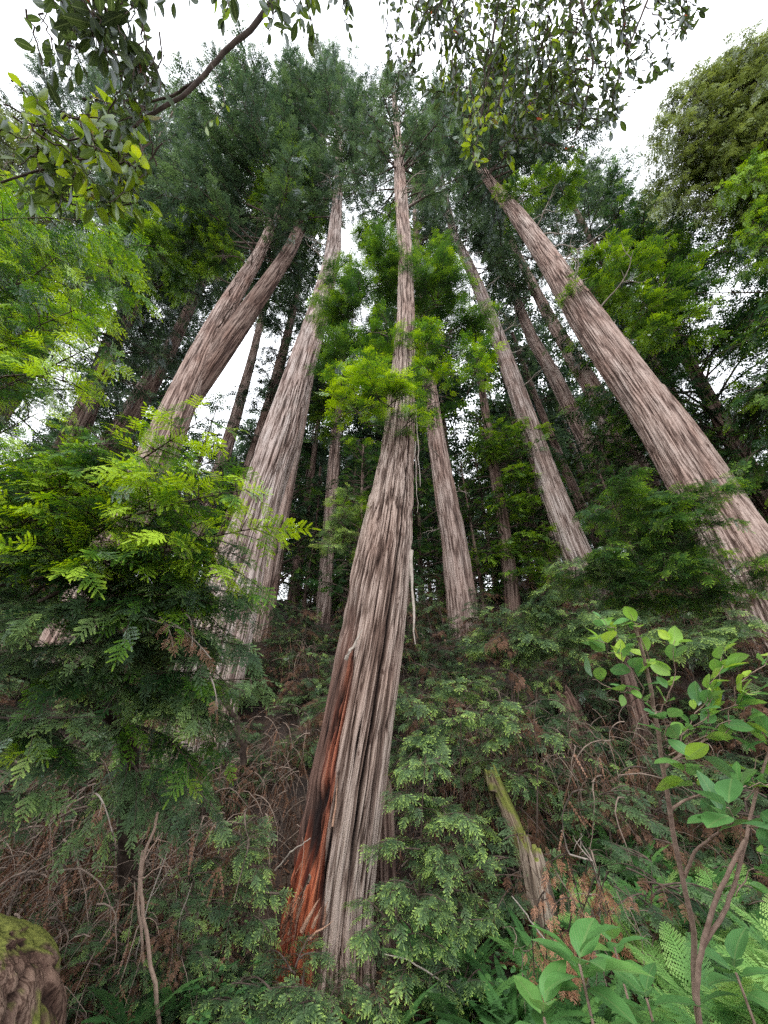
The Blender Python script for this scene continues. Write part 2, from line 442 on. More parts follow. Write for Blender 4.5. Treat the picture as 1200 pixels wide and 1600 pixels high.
def fern_frond_tpl(pairs, pin_l, pinn, seed, arch=.45):
    r = np.random.default_rng(seed); q = []; t = []
    for i in range(12):
        a, b = i / 12, (i + 1) / 12
        q += [[-.006, a, 0], [.006, a, 0], [.005, b, 0], [-.005, b, 0]]; t += [0] * 4
    for i in range(pairs):
        y = .16 + .82 * i / (pairs - 1)
        l = pin_l * (math.sin(PI * min(1, (.22 + .78 * (y - .16) / .84)) * .5 + .0 if y < .35 else PI * (.5 + .5 * (y - .35) / .66)) ** .8 + .04)
        for s in (-1, 1):
            a = math.radians(72 - 22 * y + r.uniform(-5, 5)); dz = r.uniform(-.12, .08)
            d = np.array([s * math.sin(a), math.cos(a), dz]); side = np.array([d[1], -d[0], 0])
            p0 = np.array([0, y, 0])
            if pinn <= 1:
                q += needle(p0, d, l, .040 + .01 * (1 - y)); t += [.5] * 4
            else:
                for k in range(pinn):
                    f = .08 + .88 * k / (pinn - 1)
                    pl = .052 * (1.1 - f) * (l / pin_l) + .008
                    for s2 in (-1, 1):
                        dd = d * .45 + side * s2 * .9
                        q += needle(p0 + d * l * f, dd, pl, .85 * l / pinn); t += [f] * 4
    v = np.array(q, float)
    v[:, 2] -= arch * v[:, 1] ** 2.2
    return dict(v=v, f=np.arange(len(v)).reshape(-1, 4), t=np.array(t, float))


# ------------------------------------------------------------------ growing boughs
UP = np.array([0, 0, 1.])


def unit(v):
    v = np.asarray(v, float)
    return v / (np.linalg.norm(v, axis=-1, keepdims=True) + 1e-9)


def bough(mb, P0, P1, W, fl, tpls, sag=.12, tw_sp=.3, fr_sp=.2, t0=.35, t1=.65, tip=.3, droop=.25, r0=.03, start=.12, flat=.25, wood=True, lit=0.0, fdroop=0.0, wt=.45):
    """limb P0>P1 with alternate side twigs of length ~W, all dressed in flat sprays of length fl"""
    P0 = np.asarray(P0, float); P1 = np.asarray(P1, float)
    L = np.linalg.norm(P1 - P0)
    if L < .05:
        return
    s = np.linspace(0, 1, 9)
    bend = rng.normal(0, .05, 3) * L
    path = P0 + (P1 - P0) * s[:, None] + np.outer(np.sin(s * PI), bend) + np.outer(4 * s * (1 - s), [0, 0, sag * L])
    if wood:
        mb.tube(path, r0 * (1.05 - s) + .003, 5, wt, 1)
    nt = max(2, int(L * (1 - start) / tw_sp) * 2)
    u = start + (1 - start) * (np.arange(nt) + rng.uniform(0, 1, nt)) / nt
    side = np.where(np.arange(nt) % 2 == 0, 1., -1.)
    B = np.stack([np.interp(u, s, path[:, k]) for k in range(3)], 1)
    dm = np.stack([np.interp(u, s, np.gradient(path[:, k], s)) for k in range(3)], 1); dm = unit(dm)
    H = unit(np.cross(dm, UP + 1e-4)) * side[:, None]
    ang = rng.uniform(.55, 1.15, nt)[:, None]
    TD = unit(dm * np.cos(ang) + H * np.sin(ang) + UP * rng.normal(0, .22, nt)[:, None])
    TL = W * (1.08 - .72 * u) * (.5 + .5 * np.minimum(1, (u - start + .12) * 4)) * rng.uniform(.55, 1.2, nt)
    # twigs as arcs
    m = np.maximum(2, (TL / fr_sp).astype(int) * 2)
    idx = np.repeat(np.arange(nt), m)
    loc = np.concatenate([(np.arange(k) + rng.uniform(.2, .8, k)) / k for k in m])
    al = loc * TL[idx]
    drop = droop * al * al / np.maximum(TL[idx], .2)
    P = B[idx] + TD[idx] * al[:, None] - UP * drop[:, None]
    dt = unit(TD[idx] - UP * (2 * droop * loc)[:, None])
    H2 = unit(np.cross(dt, UP + 1e-4)) * np.where(rng.random(len(idx)) < .5, 1, -1)[:, None]
    a2 = np.where(loc > .86, .15, rng.uniform(.4, 1.0, len(idx)))[:, None]
    D = unit(dt * np.cos(a2) + H2 * np.sin(a2) + UP * (rng.normal(-.05, .18, len(idx)) - fdroop)[:, None])
    N = unit(UP + rng.normal(0, flat, (len(idx), 3)))
    sz = fl * (1.1 - .45 * loc) * rng.uniform(.65, 1.2, len(idx))
    # whole-twig brightness so that light and dark clumps show
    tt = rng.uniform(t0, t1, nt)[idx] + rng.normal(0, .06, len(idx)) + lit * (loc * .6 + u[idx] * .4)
    g = rng.integers(0, len(tpls), len(idx))
    for k, tp in enumerate(tpls):
        w = g == k
        mb.inst(tp, P[w], D[w], N[w], sz[w], tt[w], 0, tip)
    if wood:
        for i in range(nt):
            q = np.linspace(0, 1, 4)
            pp = B[i] + TD[i] * (q * TL[i])[:, None] - UP * (droop * q * q * TL[i])[:, None]
            mb.tube(pp, r0 * .32 * (1.1 - q) + .0015, 3, wt, 1)


# ------------------------------------------------------------------ trunks
def trunk_mesh(zs, xs, ys, rs, name, mat, parent, base, seg=96, amp=.05, kx=7.0, seed=0, dz0=.08, flute=.08, twist=.0, rot=None, flutes=None, broken=False):
    z0, z1 = zs[0], zs[-1]
    lev = [z0]; k = dz0
    while lev[-1] < z1:
        lev.append(lev[-1] + k); k = min(k * 1.004, .45)
    lev = np.array(lev[:-1] + [z1])
    xr = np.interp(lev, zs, xs); yr = np.interp(lev, zs, ys); rr = np.interp(lev, zs, rs)
    w = 15
    ker = np.hanning(w + 2)[1:-1]; ker /= ker.sum()
    def smooth(a, w=w):
        return np.convolve(np.pad(a, w // 2, mode='reflect', reflect_type='odd'), ker, 'valid')
    xr, yr, rr = smooth(smooth(xr)), smooth(smooth(yr)), smooth(rr)
    rr = np.maximum(rr, .02)
    th = np.arange(seg) * 2 * PI / seg
    TH, Z = np.meshgrid(th, lev)
    TW = TH + twist * Z + (vn(Z * .15, 0 * Z, 0 * Z, seed + 9) - .5) * .25
    R = rr[:, None]
    bx, by = np.cos(TW) * R, np.sin(TW) * R
    # flutes
    fl = (vn(np.cos(TW) * 1.7 + 5, np.sin(TW) * 1.7 + 5, Z * .10, seed + 1) - .5) * 2
    wx = (vn(bx * 3.0, by * 3.0, Z * .35, seed + 2) - .5) * .13
    k1 = kx * 1.7
    n = vn(bx * k1 + wx * 3, by * k1 + wx * 3, Z * k1 * .045, seed + 3)
    rid = np.clip(np.abs(2 * n - 1) * 3.2, 0, 1) ** .7
    n2 = vn(bx * k1 * 2.1 + wx, by * k1 * 2.1, Z * k1 * .075, seed + 4)
    rid2 = np.clip(np.abs(2 * n2 - 1) * 2.4, 0, 1) ** .8
    flake = vn(bx * k1 * 1.3, by * k1 * 1.3, Z * k1 * .35, seed + 5)
    hgt = .54 * rid + .38 * rid2 + .08 * flake
    hgt = np.clip((hgt - .12) / .8, 0, 1)
    a = amp * np.minimum(1, R / .35)
    Rf = R * (1 + flute * fl) + a * (hgt - .6)
    cav = hgt.copy()
    ROT = None
    if rot is not None:
        Rf, cav, ROT = rot(TH, Z, R, Rf, cav)
    if flutes is not None:
        Rf = flutes(TH, Z, R, Rf)
    if broken:
        top = (lev[-1] - lev[0])
        jag = vn(np.cos(th) * 3.1, np.sin(th) * 3.1, 0 * th, seed + 20) * .45
        Z = np.minimum(Z, (lev[-1] - jag * top * .5)[None, :] if False else (lev[-1] - jag * min(1.2, top * .4))[None, :])
    X = xr[:, None] + np.cos(TH) * Rf; Yv = yr[:, None] + np.sin(TH) * Rf
    V = np.stack([X, Yv, Z], -1).reshape(-1, 3)
    i = np.arange(len(lev) - 1)[:, None] * seg; j = np.arange(seg)[None]; j2 = (j + 1) % seg
    F = np.stack([i + j, i + j2, i + seg + j2, i + seg + j], -1).reshape(-1, 4)
    mb = MB(); mb.add(V, F, cav.reshape(-1))
    bk = np.stack([bx, by, Z], -1).reshape(-1, 3)
    ex = {'bk': bk}
    if ROT is not None:
        ex['rot'] = ROT.reshape(-1, 3)
    if broken:  # ragged inner hollow closes the top
        c = np.array([xr[-1], yr[-1], lev[-1] - .35])
        ring = V[-seg:]
        inn = ring * .35 + c * .65
        inn[:, 2] = ring[:, 2] - .25
        m = len(V)
        VV = np.concatenate([inn, np.repeat(c[None] - [0, 0, .1], seg, 0)])
        jj = np.arange(seg); j3 = (jj + 1) % seg
        F2 = np.stack([m - seg + jj, m - seg + j3, m + j3, m + jj], -1)
        F3 = np.stack([m + jj, m + j3, m + seg + j3, m + seg + jj], -1)
        mb.V[0] = np.concatenate([mb.V[0], VV]).astype(np.float32)
        mb.T[0] = np.concatenate([mb.T[0], np.full(2 * seg, .1)]).astype(np.float32)
        mb.LC[0] = np.zeros((len(mb.V[0]), 3), np.float32)
        mb.F[0] = np.concatenate([mb.F[0], F2, F3]); mb.M[0] = np.zeros(len(mb.F[0]), np.int32)
        ex['bk'] = np.concatenate([bk, VV])
    return mb.build(name, [mat], parent, base, True, ex)


def px_trunk(px, Y, dip=1.2):
    """photo outline (u, v, chord) top or bottom first -> z, x, y, r arrays from the ground up"""
    P = sorted([(at(u, v, Y), w * .93 * depth(v, Y) * math.cos(math.atan2(abs(at(u, v, Y)[0]), Y)) / 1200) for u, v, w in px], key=lambda q: q[0][2])
    zs = np.array([p[0][2] for p in P]); xs = np.array([p[0][0] for p in P]); rs = np.array([p[1] for p in P])
    # carry the foot on down into the hillside
    sl = (xs[1] - xs[0]) / (zs[1] - zs[0])
    g = float(ground_h(xs[0], Y))
    zb = min(g, zs[0]) - dip
    xb = xs[0] + sl * (zb - zs[0])
    rb = rs[0] * 1.12
    zs = np.concatenate([[zb], zs]); xs = np.concatenate([[xb], xs]); rs = np.concatenate([[rb], rs])
    return zs, xs, np.full(len(zs), float(Y)), rs, g


def crown(T, parent, base, z0, z1, n, Lmax, fl, tpls, mat, t0, t1, tip=.2, tw_sp=.5, fr_sp=.34, droop=.25, prof=None, bias=None, rise=.15, lit=.2, Wf=.38, name='crown', seed=None, r0=.07, gap=.60):
    zs, xs, ys, rs = T[:4]
    mb = MB()
    # clumped levels leave gaps where the sky shows
    k = 0
    gx = rng.uniform(0, 100)
    while k < n:
        f = rng.random(); z = z0 + (z1 - z0) * f
        az = rng.uniform(-PI, PI)
        if vn(z / 3.2 + gx, math.cos(az) * 1.6 + 7, math.sin(az) * 1.6 + 7, 77) < gap * rng.uniform(.6, 1.0):
            continue
        p = np.array([np.interp(z, zs, xs), np.interp(z, zs, ys), z])
        pr = prof(f) if prof else (math.sin(PI * min(1, .22 + f * .62)) * (1 - .55 * f) + .1)
        L = Lmax * pr * rng.uniform(.6, 1.15)
        if bias is not None:
            bd = np.array([math.cos(az), math.sin(az)]) @ np.array(bias[:2])
            L *= 1 + bias[2] * bd
        el = rise + rng.normal(0, .18) + .4 * (f - .3)
        d = np.array([math.cos(az) * math.cos(el), math.sin(az) * math.cos(el), math.sin(el)])
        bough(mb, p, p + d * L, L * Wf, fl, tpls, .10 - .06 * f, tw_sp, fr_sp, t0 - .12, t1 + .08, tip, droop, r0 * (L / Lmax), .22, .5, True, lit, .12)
        k += 1
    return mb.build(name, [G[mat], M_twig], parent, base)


def bare_branch(mb, P, d, L, r=.03, kids=3, mat=0, depth_=0, tint=.5):
    n = 8
    pts = [np.array(P, float)]; dd = unit(d)
    for i in range(n):
        dd = unit(dd + rng.normal(0, .22, 3) + np.array([0, 0, -.03]))
        pts.append(pts[-1] + dd * L / n)
    s = np.linspace(0, 1, n + 1)
    mb.tube(pts, r * (1.05 - s * .85), 5 if depth_ == 0 else 4, tint, mat)
    if depth_ < 2:
        for k in range(kids):
            i = rng.integers(2, n)
            bare_branch(mb, pts[i], dd + rng.normal(0, .8, 3), L * rng.uniform(.25, .5), r * .5, kids - 1, mat, depth_ + 1, tint)


def bare_branches(parent, base, T, zr, n, L, side=None, mat=None):
    zs, xs, ys, rs = T[:4]
    for k in range(n):
        z = rng.uniform(*zr)
        az = rng.uniform(-PI, PI) if side is None else rng.normal(side, .7)
        r = np.interp(z, zs, rs)
        p = np.array([np.interp(z, zs, xs) + math.cos(az) * r * .8, np.interp(z, zs, ys) + math.sin(az) * r * .8, z])
        mb = MB()
        bare_branch(mb, p, [math.cos(az), math.sin(az), rng.uniform(-.1, .5)], L * rng.uniform(.5, 1.2), .022 * L ** .5 + .008, 3, 0)
        mb.build('bare_branch', [mat or M_twig_pale], parent, base)


# ------------------------------------------------------------------ the ground
def grid_sheet(x0, x1, y0, y1, nx, ny, px=1.0):
    a = np.linspace(-1, 1, nx); a = np.sign(a) * np.abs(a) ** px
    X = (x0 + x1) / 2 + a * (x1 - x0) / 2
    b = np.linspace(0, 1, ny) ** px
    Y = y0 + b * (y1 - y0)
    XX, YY = np.meshgrid(X, Y)
    ZZ = ground_h(XX, YY)
    V = np.stack([XX, YY, ZZ], -1).reshape(-1, 3)
    i = np.arange(ny - 1)[:, None] * nx; j = np.arange(nx - 1)[None]
    F = np.stack([i + j, i + j + 1, i + nx + j + 1, i + nx + j], -1).reshape(-1, 4)
    return V, F


m, nt = new_mat('forest_floor'); L_ = nt.links.new
geo = nd(nt, 'ShaderNodeNewGeometry')
n1 = nd(nt, 'ShaderNodeTexNoise'); n1.inputs['Scale'].default_value = 2.2; n1.inputs['Detail'].default_value = 8; L_(geo.outputs['Position'], n1.inputs['Vector'])
n2 = nd(nt, 'ShaderNodeTexNoise'); n2.inputs['Scale'].default_value = 26; n2.inputs['Detail'].default_value = 8; L_(geo.outputs['Position'], n2.inputs['Vector'])
r1 = ramp(nt, [(.3, (.014, .009, .007)), (.5, (.036, .022, .016)), (.62, (.06, .038, .027)), (.75, (.028, .034, .014))], n1.outputs['Fac'])
r2 = ramp(nt, [(.3, (.35, .33, .3)), (.7, (1.6, 1.5, 1.4))], n2.outputs['Fac'])
mm = nd(nt, 'ShaderNodeMix', data_type='RGBA', blend_type='MULTIPLY'); mm.inputs[0].default_value = 1
L_(r1.outputs[0], mm.inputs[6]); L_(r2.outputs[0], mm.inputs[7])
p = nd(nt, 'ShaderNodeBsdfPrincipled'); p.inputs['Roughness'].default_value = .95; L_(mm.outputs[2], p.inputs['Base Color'])
bp = nd(nt, 'ShaderNodeBump'); bp.inputs['Strength'].default_value = 1; bp.inputs['Distance'].default_value = .08; L_(n2.outputs['Fac'], bp.inputs['Height']); L_(bp.outputs[0], p.inputs['Normal'])
o = nd(nt, 'ShaderNodeOutputMaterial'); L_(p.outputs[0], o.inputs[0])
M_floor = m

mb = MB(); V, F = grid_sheet(-260, 260, -60, 420, 300, 420, 2.2)
mb.add(V, F, .5)
V2 = V
tag(mb.build('ground', [M_floor], None, None, True), kind='structure')

# ------------------------------------------------------------------ the big trees
def rot_T1(TH, Z, R, Rf, cav):
    """burnt and rotten wood low on the left face; s is -1 at the left edge seen from the path, +1 at the right"""
    s = np.cos(TH - math.radians(-4)); front = (np.sin(TH) < .35).astype(float)
    zz = Z + .35
    jag = (vn(np.cos(TH) * 9, np.sin(TH) * 9, Z * 1.1, 91) - .5) * .5 + (vn(np.cos(TH) * 30, np.sin(TH) * 30, Z * 3, 92) - .5) * .25
    edge = np.interp(zz, [-1, 0.3, 1.0, 1.5, 2.7, 3.9, 5.2, 6.4, 7.5], [.22, .15, .0, -.08, -.14, -.25, -.40, -.7, -1.3])
    m = sm(.0, .05, edge + jag * .30 - s) * front
    m = m * sm(5.6, 3.2, zz + jag * 3)
    red = sm(1.45, 1.0, zz + jag * 1.6 + .5 * np.abs(s + .45)) * sm(.10, -.06, s + jag * .3)
    strip = sm(.46, .32, edge - s + jag * .35) * sm(.8, 1.3, zz) * sm(3.9, 2.4, zz + jag * 2) * .62
    hole = np.zeros_like(Z)
    for (hs, hz, ws, wz) in ((-.50, 1.22, .24, .42), (-.36, 1.62, .12, .16), (-.02, .75, .10, .30), (-.40, 2.35, .09, .14), (-.42, 2.75, .06, .3), (-.34, 3.4, .05, .25), (-.8, .45, .07, .3), (.02, 1.1, .08, .16), (-.45, 4.4, .05, .3), (-.15, 1.5, .05, .08)):
        hole = np.maximum(hole, sm(1.3, .55, np.hypot((s - hs + jag * .35) / ws, (zz - hz + jag * .8) / wz)) * front)
    sx = np.interp(zz, [0, 1.6, 3, 5, 9], [.56, .50, .56, .60, .75])
    seam = sm(.06, .0, np.abs(s - sx + jag * .06)) * front * sm(11, 7, zz) * sm(.3, 1.5, zz)
    slit = sm(1.3, .5, np.hypot((s - .27) / .025, (zz - 2.25) / .32)) * front
    n = vn(np.cos(TH) * 26, np.sin(TH) * 26, Z * 1.1, 93)
    nk = vn(np.cos(TH) * 13, np.sin(TH) * 13, Z * 5.5, 94)
    low = sm(2.6, .6, zz)
    Rf = Rf - .05 * m * np.minimum(1, R / .4) - .09 * hole - .11 * seam - .08 * slit
    Rf = Rf + m * (n - .5) * .055 + m * (nk - .5) * .06 * low
    lip = sm(.0, .06, edge + .07 + jag * .30 - s) * (1 - m) * front
    Rf = Rf + lip * .03
    char = np.clip(np.maximum(sm(.40, .27, n), sm(.38, .24, nk) * low) * m, 0, 1) * .6
    hole = np.maximum(np.maximum(hole, char), np.maximum(slit, seam * .8))
    cav = np.where(m > .5, .35 + .5 * n, cav) * (1 - seam)
    return Rf, cav, np.stack([m, np.clip(red + strip, 0, 1), np.clip(hole * .97, 0, 1)], -1)


TREES = [
    # name-key, Y, outline, seg, material, amp, label
    dict(k='T1', Y=7.0, px=[(503, 1500, 172), (506, 1440, 148), (522, 1340, 138), (535, 1250, 132), (556, 1130, 118), (577, 1010, 106), (597, 880, 90), (610, 790, 70), (621, 700, 50), (628, 600, 40), (634, 500, 28), (634, 400, 22), (626, 300, 20), (620, 200, 12), (614, 130, 5)],
         seg=420, mat=M_bark_big, amp=.070, kx=9.5, dz=.06, rot=rot_T1,
         label='largest central redwood with split bark and red rotten wood at its foot'),
    dict(k='T2', Y=12.0, px=[(298, 1190, 108), (315, 1100, 98), (334, 1030, 92), (352, 960, 84), (362, 920, 74), (378, 880, 71), (402, 800, 68), (434, 700, 66), (463, 600, 48), (495, 500, 36), (520, 400, 25), (529, 290, 15), (530, 180, 9), (527, 110, 4)],
         seg=280, mat=M_bark_grey, amp=.085, kx=6, dz=.07, flute=.13,
         label='tall pale redwood leaning right, left of the central trunk, with a forked fluted base'),
    dict(k='T3', Y=12.5, px=[(120, 980, 96), (192, 830, 78), (256, 690, 68), (290, 610, 58), (312, 560, 50), (342, 500, 39), (372, 450, 31), (404, 400, 22), (430, 340, 14), (450, 240, 9), (470, 150, 4)],
         seg=220, mat=M_bark, amp=.075, kx=6, dz=.12,
         label='twin stemmed redwood at left whose two trunks part halfway up'),
    dict(k='T4', Y=17.0, px=[(90, 760, 60), (135, 640, 48), (170, 550, 42), (212, 455, 34), (250, 370, 24), (290, 270, 14), (330, 180, 5)],
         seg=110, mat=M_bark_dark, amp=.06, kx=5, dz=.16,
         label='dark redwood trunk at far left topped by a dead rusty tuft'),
    dict(k='T5', Y=20.0, px=[(140, 750, 46), (200, 660, 38), (246, 585, 30), (288, 500, 22), (325, 420, 16), (365, 310, 9), (390, 210, 4)],
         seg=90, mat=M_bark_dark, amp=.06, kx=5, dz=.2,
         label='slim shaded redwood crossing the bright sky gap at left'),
    dict(k='T6', Y=24.0, px=[(300, 860, 30), (345, 730, 25), (372, 640, 19), (394, 560, 15), (420, 450, 10), (445, 340, 5)],
         seg=70, mat=M_bark, amp=.05, kx=5, dz=.25,
         label='thin brown redwood seen between the twin trunks and the pale leaning trunk'),
    dict(k='T7', Y=17.0, px=[(402, 1000, 42), (418, 900, 36), (438, 800, 31), (456, 710, 26), (474, 630, 20), (498, 500, 12), (515, 360, 6)],
         seg=100, mat=M_bark, amp=.06, kx=5, dz=.16,
         label='slender redwood just right of the pale fluted trunk, rising behind it'),
    dict(k='T8', Y=22.0, px=[(505, 960, 26), (512, 860, 22), (519, 760, 19), (524, 690, 16), (534, 560, 11), (548, 400, 5)],
         seg=70, mat=M_bark, amp=.05, kx=5, dz=.25,
         label='narrow straight redwood in the gap left of the central trunk'),
    dict(k='T9', Y=16.0, px=[(728, 1015, 58), (722, 950, 50), (710, 850, 42), (694, 760, 34), (681, 680, 27), (668, 580, 20), (655, 450, 13), (648, 330, 7), (644, 230, 3)],
         seg=130, mat=M_bark, amp=.06, kx=6, dz=.12,
         label='straight redwood with even furrows directly right of the central trunk'),
    dict(k='T10', Y=17.0, px=[(940, 965, 66), (925, 920, 60), (895, 850, 52), (860, 760, 44), (822, 650, 34), (790, 560, 28), (760, 480, 23), (735, 420, 18), (708, 365, 13), (690, 280, 9), (672, 180, 4)],
         seg=150, mat=M_bark_grey, amp=.07, kx=6, dz=.11,
         label='pale redwood with small knots, second leaning trunk left of the biggest right hand one'),
    dict(k='T11', Y=21.0, px=[(1030, 900, 46), (985, 830, 41), (940, 740, 35), (897, 650, 29), (862, 580, 24), (832, 530, 20), (795, 440, 15), (765, 360, 9), (735, 250, 4)],
         seg=110, mat=M_bark, amp=.07, kx=5, dz=.15,
         label='reddish slender redwood between the knotty pale trunk and the biggest right hand trunk'),
    dict(k='T12', Y=24.0, px=[(985, 945, 30), (945, 865, 25), (905, 785, 20), (875, 715, 15), (840, 630, 11), (800, 520, 6)],
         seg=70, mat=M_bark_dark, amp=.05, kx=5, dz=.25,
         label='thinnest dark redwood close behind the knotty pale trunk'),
    dict(k='T13', Y=19.0, px=[(1060, 850, 62), (1010, 765, 54), (965, 680, 45), (925, 605, 36), (890, 550, 28), (850, 480, 20), (800, 380, 13), (760, 280, 5)],
         seg=110, mat=M_bark, amp=.07, kx=5, dz=.15,
         label='shaded redwood tucked behind the biggest right hand trunk'),
    dict(k='T14', Y=10.5, px=[(1215, 960, 200), (1160, 870, 150), (1118, 800, 128), (1078, 740, 112), (1030, 660, 94), (978, 585, 80), (922, 505, 66), (880, 440, 52), (843, 385, 40), (800, 325, 28), (762, 280, 18), (725, 220, 12), (690, 150, 5)],
         seg=300, mat=M_bark, amp=.08, kx=6.5, dz=.09, flute=.10,
         label='biggest right hand redwood with bare pinkish bark leaning in from the right edge'),
    dict(k='T15', Y=18.0, px=[(805, 1010, 30), (800, 930, 26), (788, 830, 22), (772, 730, 17), (755, 620, 12), (735, 500, 6)],
         seg=70, mat=M_bark_dark, amp=.05, kx=5, dz=.22,
         label='dark thin redwood wrapped in foliage between the two middle right trunks'),
]
TR = {}
ROOT = {}
for i, d in enumerate(TREES):
    T = px_trunk(d['px'], d['Y'])
    TR[d['k']] = T
    bx_ = float(np.interp(T[4], T[0], T[1]))
    base = (bx_, d['Y'], T[4])
    root = thing('redwood_tree', base, d['label'], 'tree')
    ROOT[d['k']] = (root, base)
    trunk_mesh(*T[:4], 'trunk', d['mat'], root, base, d['seg'], d['amp'], d['kx'], 100 + 7 * i, d['dz'], d.get('flute', .07), .0, d.get('rot'))

# second stem of the twin redwood
root, base = ROOT['T3']
T3b = px_trunk([(272, 650, 50), (318, 590, 46), (366, 520, 42), (400, 470, 35), (428, 430, 29), (454, 390, 24), (480, 330, 18), (500, 250, 8)], 12.8)
T3b = tuple(a[1:] for a in T3b[:4])
trunk_mesh(*T3b, 'second_stem', M_bark_dark, root, base, 150, .07, 6, 333, .12, .07)
# second buttress of the biggest right hand trunk and of the pale fluted one
root, base = ROOT['T14']
Tb = px_trunk([(1270, 960, 110), (1205, 880, 84), (1165, 820, 64), (1122, 745, 52), (1072, 665, 36), (1030, 605, 20)], 10.8)
trunk_mesh(*Tb[:4], 'buttress', M_bark, root, base, 110, .07, 6, 344, .08, .07)
root, base = ROOT['T2']
Tb = px_trunk([(372, 1020, 36), (392, 930, 32), (406, 850, 30), (428, 760, 28), (450, 680, 20), (468, 620, 10)], 11.75)
trunk_mesh(*Tb[:4], 'buttress', M_bark_grey, root, base, 90, .07, 6, 355, .08, .07)
root, base = ROOT['T2']
Tb = px_trunk([(296, 1020, 30), (330, 930, 32), (354, 860, 30), (382, 790, 22), (404, 730, 10)], 12.2)
trunk_mesh(*Tb[:4], 'buttress', M_bark_grey, root, base, 90, .07, 6, 366, .08, .07)

# hanging strips of bark on the central tree
root, base = ROOT['T1']
for (u0, v0, u1, v1, Y, w) in ((650, 640, 657, 760, 6.6, .022), (643, 860, 648, 1005, 6.5, .035), (648, 690, 652, 800, 6.6, .012), (540, 1030, 565, 985, 6.35, .03)):
    a, b = at(u0, v0, Y), at(u1, v1, Y)
    s = np.linspace(0, 1, 10)[:, None]
    P = a + (b - a) * s + rng.normal(0, .012, (10, 3))
    mb = MB(); mb.tube(P, w * (1.1 - s[:, 0] * .8) * rng.uniform(.7, 1.2, 10), 5, .7, 0); mb.build('bark_strip', [M_twig_pale], root, base)

for (u0, v0, u1, v1, w, tn) in ((470, 1455, 500, 1402, .030, .8), (462, 1440, 478, 1395, .018, .6), (488, 1450, 503, 1418, .022, .9), (452, 1460, 462, 1405, .016, .5), (505, 1445, 512, 1405, .018, .6),
                               (440, 1470, 452, 1425, .018, .4), (520, 1290, 528, 1215, .014, .7), (478, 1470, 520, 1440, .016, .9)):
    a, b = at(u0, v0, 6.36), at(u1, v1, 6.27)
    s = np.linspace(0, 1, 6)
    P = a + (b - a) * s[:, None] + rng.normal(0, .006, (6, 3))
    mb = MB(); mb.tube(P, w * np.array([1, .95, .8, .6, .35, .06]), 5, tn, 0); mb.build('splinter', [M_splinter], root, base)

# ---- crowns
def zv(v, Y):
    return at(600, v, Y)[2]


def extend(T, k):
    return T


def tree_crown(k, v0, v1, n, L, mat='far', fl=.8, t0=.25, t1=.6, tpl=FAR, **kw):
    root, base = ROOT[k]
    T = TR[k]
    Y = T[2][0]
    crown(T, root, base, zv(v0, Y), min(zv(v1, Y), T[0][-1]), n, L, fl, tpl, G and mat, t0, t1, **kw)


tree_crown('T1', 335, 130, 90, 3.4, fl=.55, tw_sp=.38, fr_sp=.26)
tree_crown('T2', 345, 110, 120, 7.5, fl=.8, bias=(-.6, 0, .3))
tree_crown('T3', 420, 150, 130, 8.0, fl=.8, bias=(-.8, 0, .4))
tree_crown('T4', 440, 180, 90, 7.5, fl=.9)
tree_crown('T5', 470, 210, 70, 7.0, fl=.9)
tree_crown('T6', 520, 340, 45, 4.5, fl=.8, t0=.2, t1=.5)
tree_crown('T7', 560, 360, 40, 3.5, fl=.8, t0=.2, t1=.5)
tree_crown('T8', 720, 400, 55, 3.5, fl=.8, t0=.2, t1=.55)
tree_crown('T9', 620, 230, 80, 4.5, fl=.8, t0=.2, t1=.55)
tree_crown('T10', 440, 180, 90, 6.0, fl=.8, bias=(.3, 0, .3))
tree_crown('T11', 430, 250, 60, 5.0, fl=.8)
tree_crown('T12', 640, 520, 30, 3.5, fl=.8)
tree_crown('T13', 470, 280, 70, 6.0, fl=.8)
tree_crown('T14', 300, 150, 110, 7.0, fl=.75, bias=(.8, .2, .4))
tree_crown('T15', 860, 500, 60, 3.0, 'mid', fl=.6, t0=.25, t1=.6)
for k, zr, n, L in (('T1', (340, 250), 7, 1.6), ('T2', (420, 300), 8, 2.0), ('T3', (560, 380), 10, 2.5), ('T10', (620, 380), 14, 2.2), ('T11', (640, 420), 8, 2.2), ('T9', (820, 650), 5, 1.5), ('T13', (600, 420), 8, 2.5)):
    Y = TR[k][2][0]
    bare_branches(*ROOT[k], TR[k], (zv(zr[0], Y), zv(zr[1], Y)), n, L, None, M_twig if k in ('T3', 'T13') else None)
Y = 10.5
bare_branches(*ROOT['T14'], TR['T14'], (zv(560, Y), zv(300, Y)), 16, 2.6, -.1)
bare_branches(*ROOT['T5'], TR['T5'], (zv(620, 20), zv(540, 20)), 5, 3.0, PI)

root, base = ROOT['T4']
mb = MB()
for k in range(12):
    a = at(195, 440, 16.4); b = at(rng.uniform(140, 235), rng.uniform(405, 460), 15.8)
    bough(mb, a, b, .7, .5, FAR, .15, .2, .2, .3, .9, .2, .6, .02, .1, .7, True, 0, .6)
mb.build('dead_tuft', [G['rust'], M_twig_pale], root, base)
# ---- epicormic sprouts along the central tree
root, base = ROOT['T1']


def sprout(u, v, Y, n, L, mat='mid', tpl=MID, fl=.34, t0=.35, t1=.75, root=root, base=base, spread=PI, az0=-PI / 2, lit=.25, name='leafy_sprout', W=.55):
    mb = MB(); c = at(u, v, Y)
    for k in range(n):
        az = az0 + rng.uniform(-spread, spread)
        d = unit([math.cos(az), math.sin(az), rng.uniform(-.35, .5)])
        p = c + rng.normal(0, .12, 3) * [1, .6, 2.0]
        bough(mb, p, p + d * L * rng.uniform(.5, 1.15), L * W, fl, tpl, .1, fl * .48, fl * .38, t0, t1, .3, .2, .012, .15, .35, True, lit)
    return mb.build(name, [G[mat], M_twig], root, base)


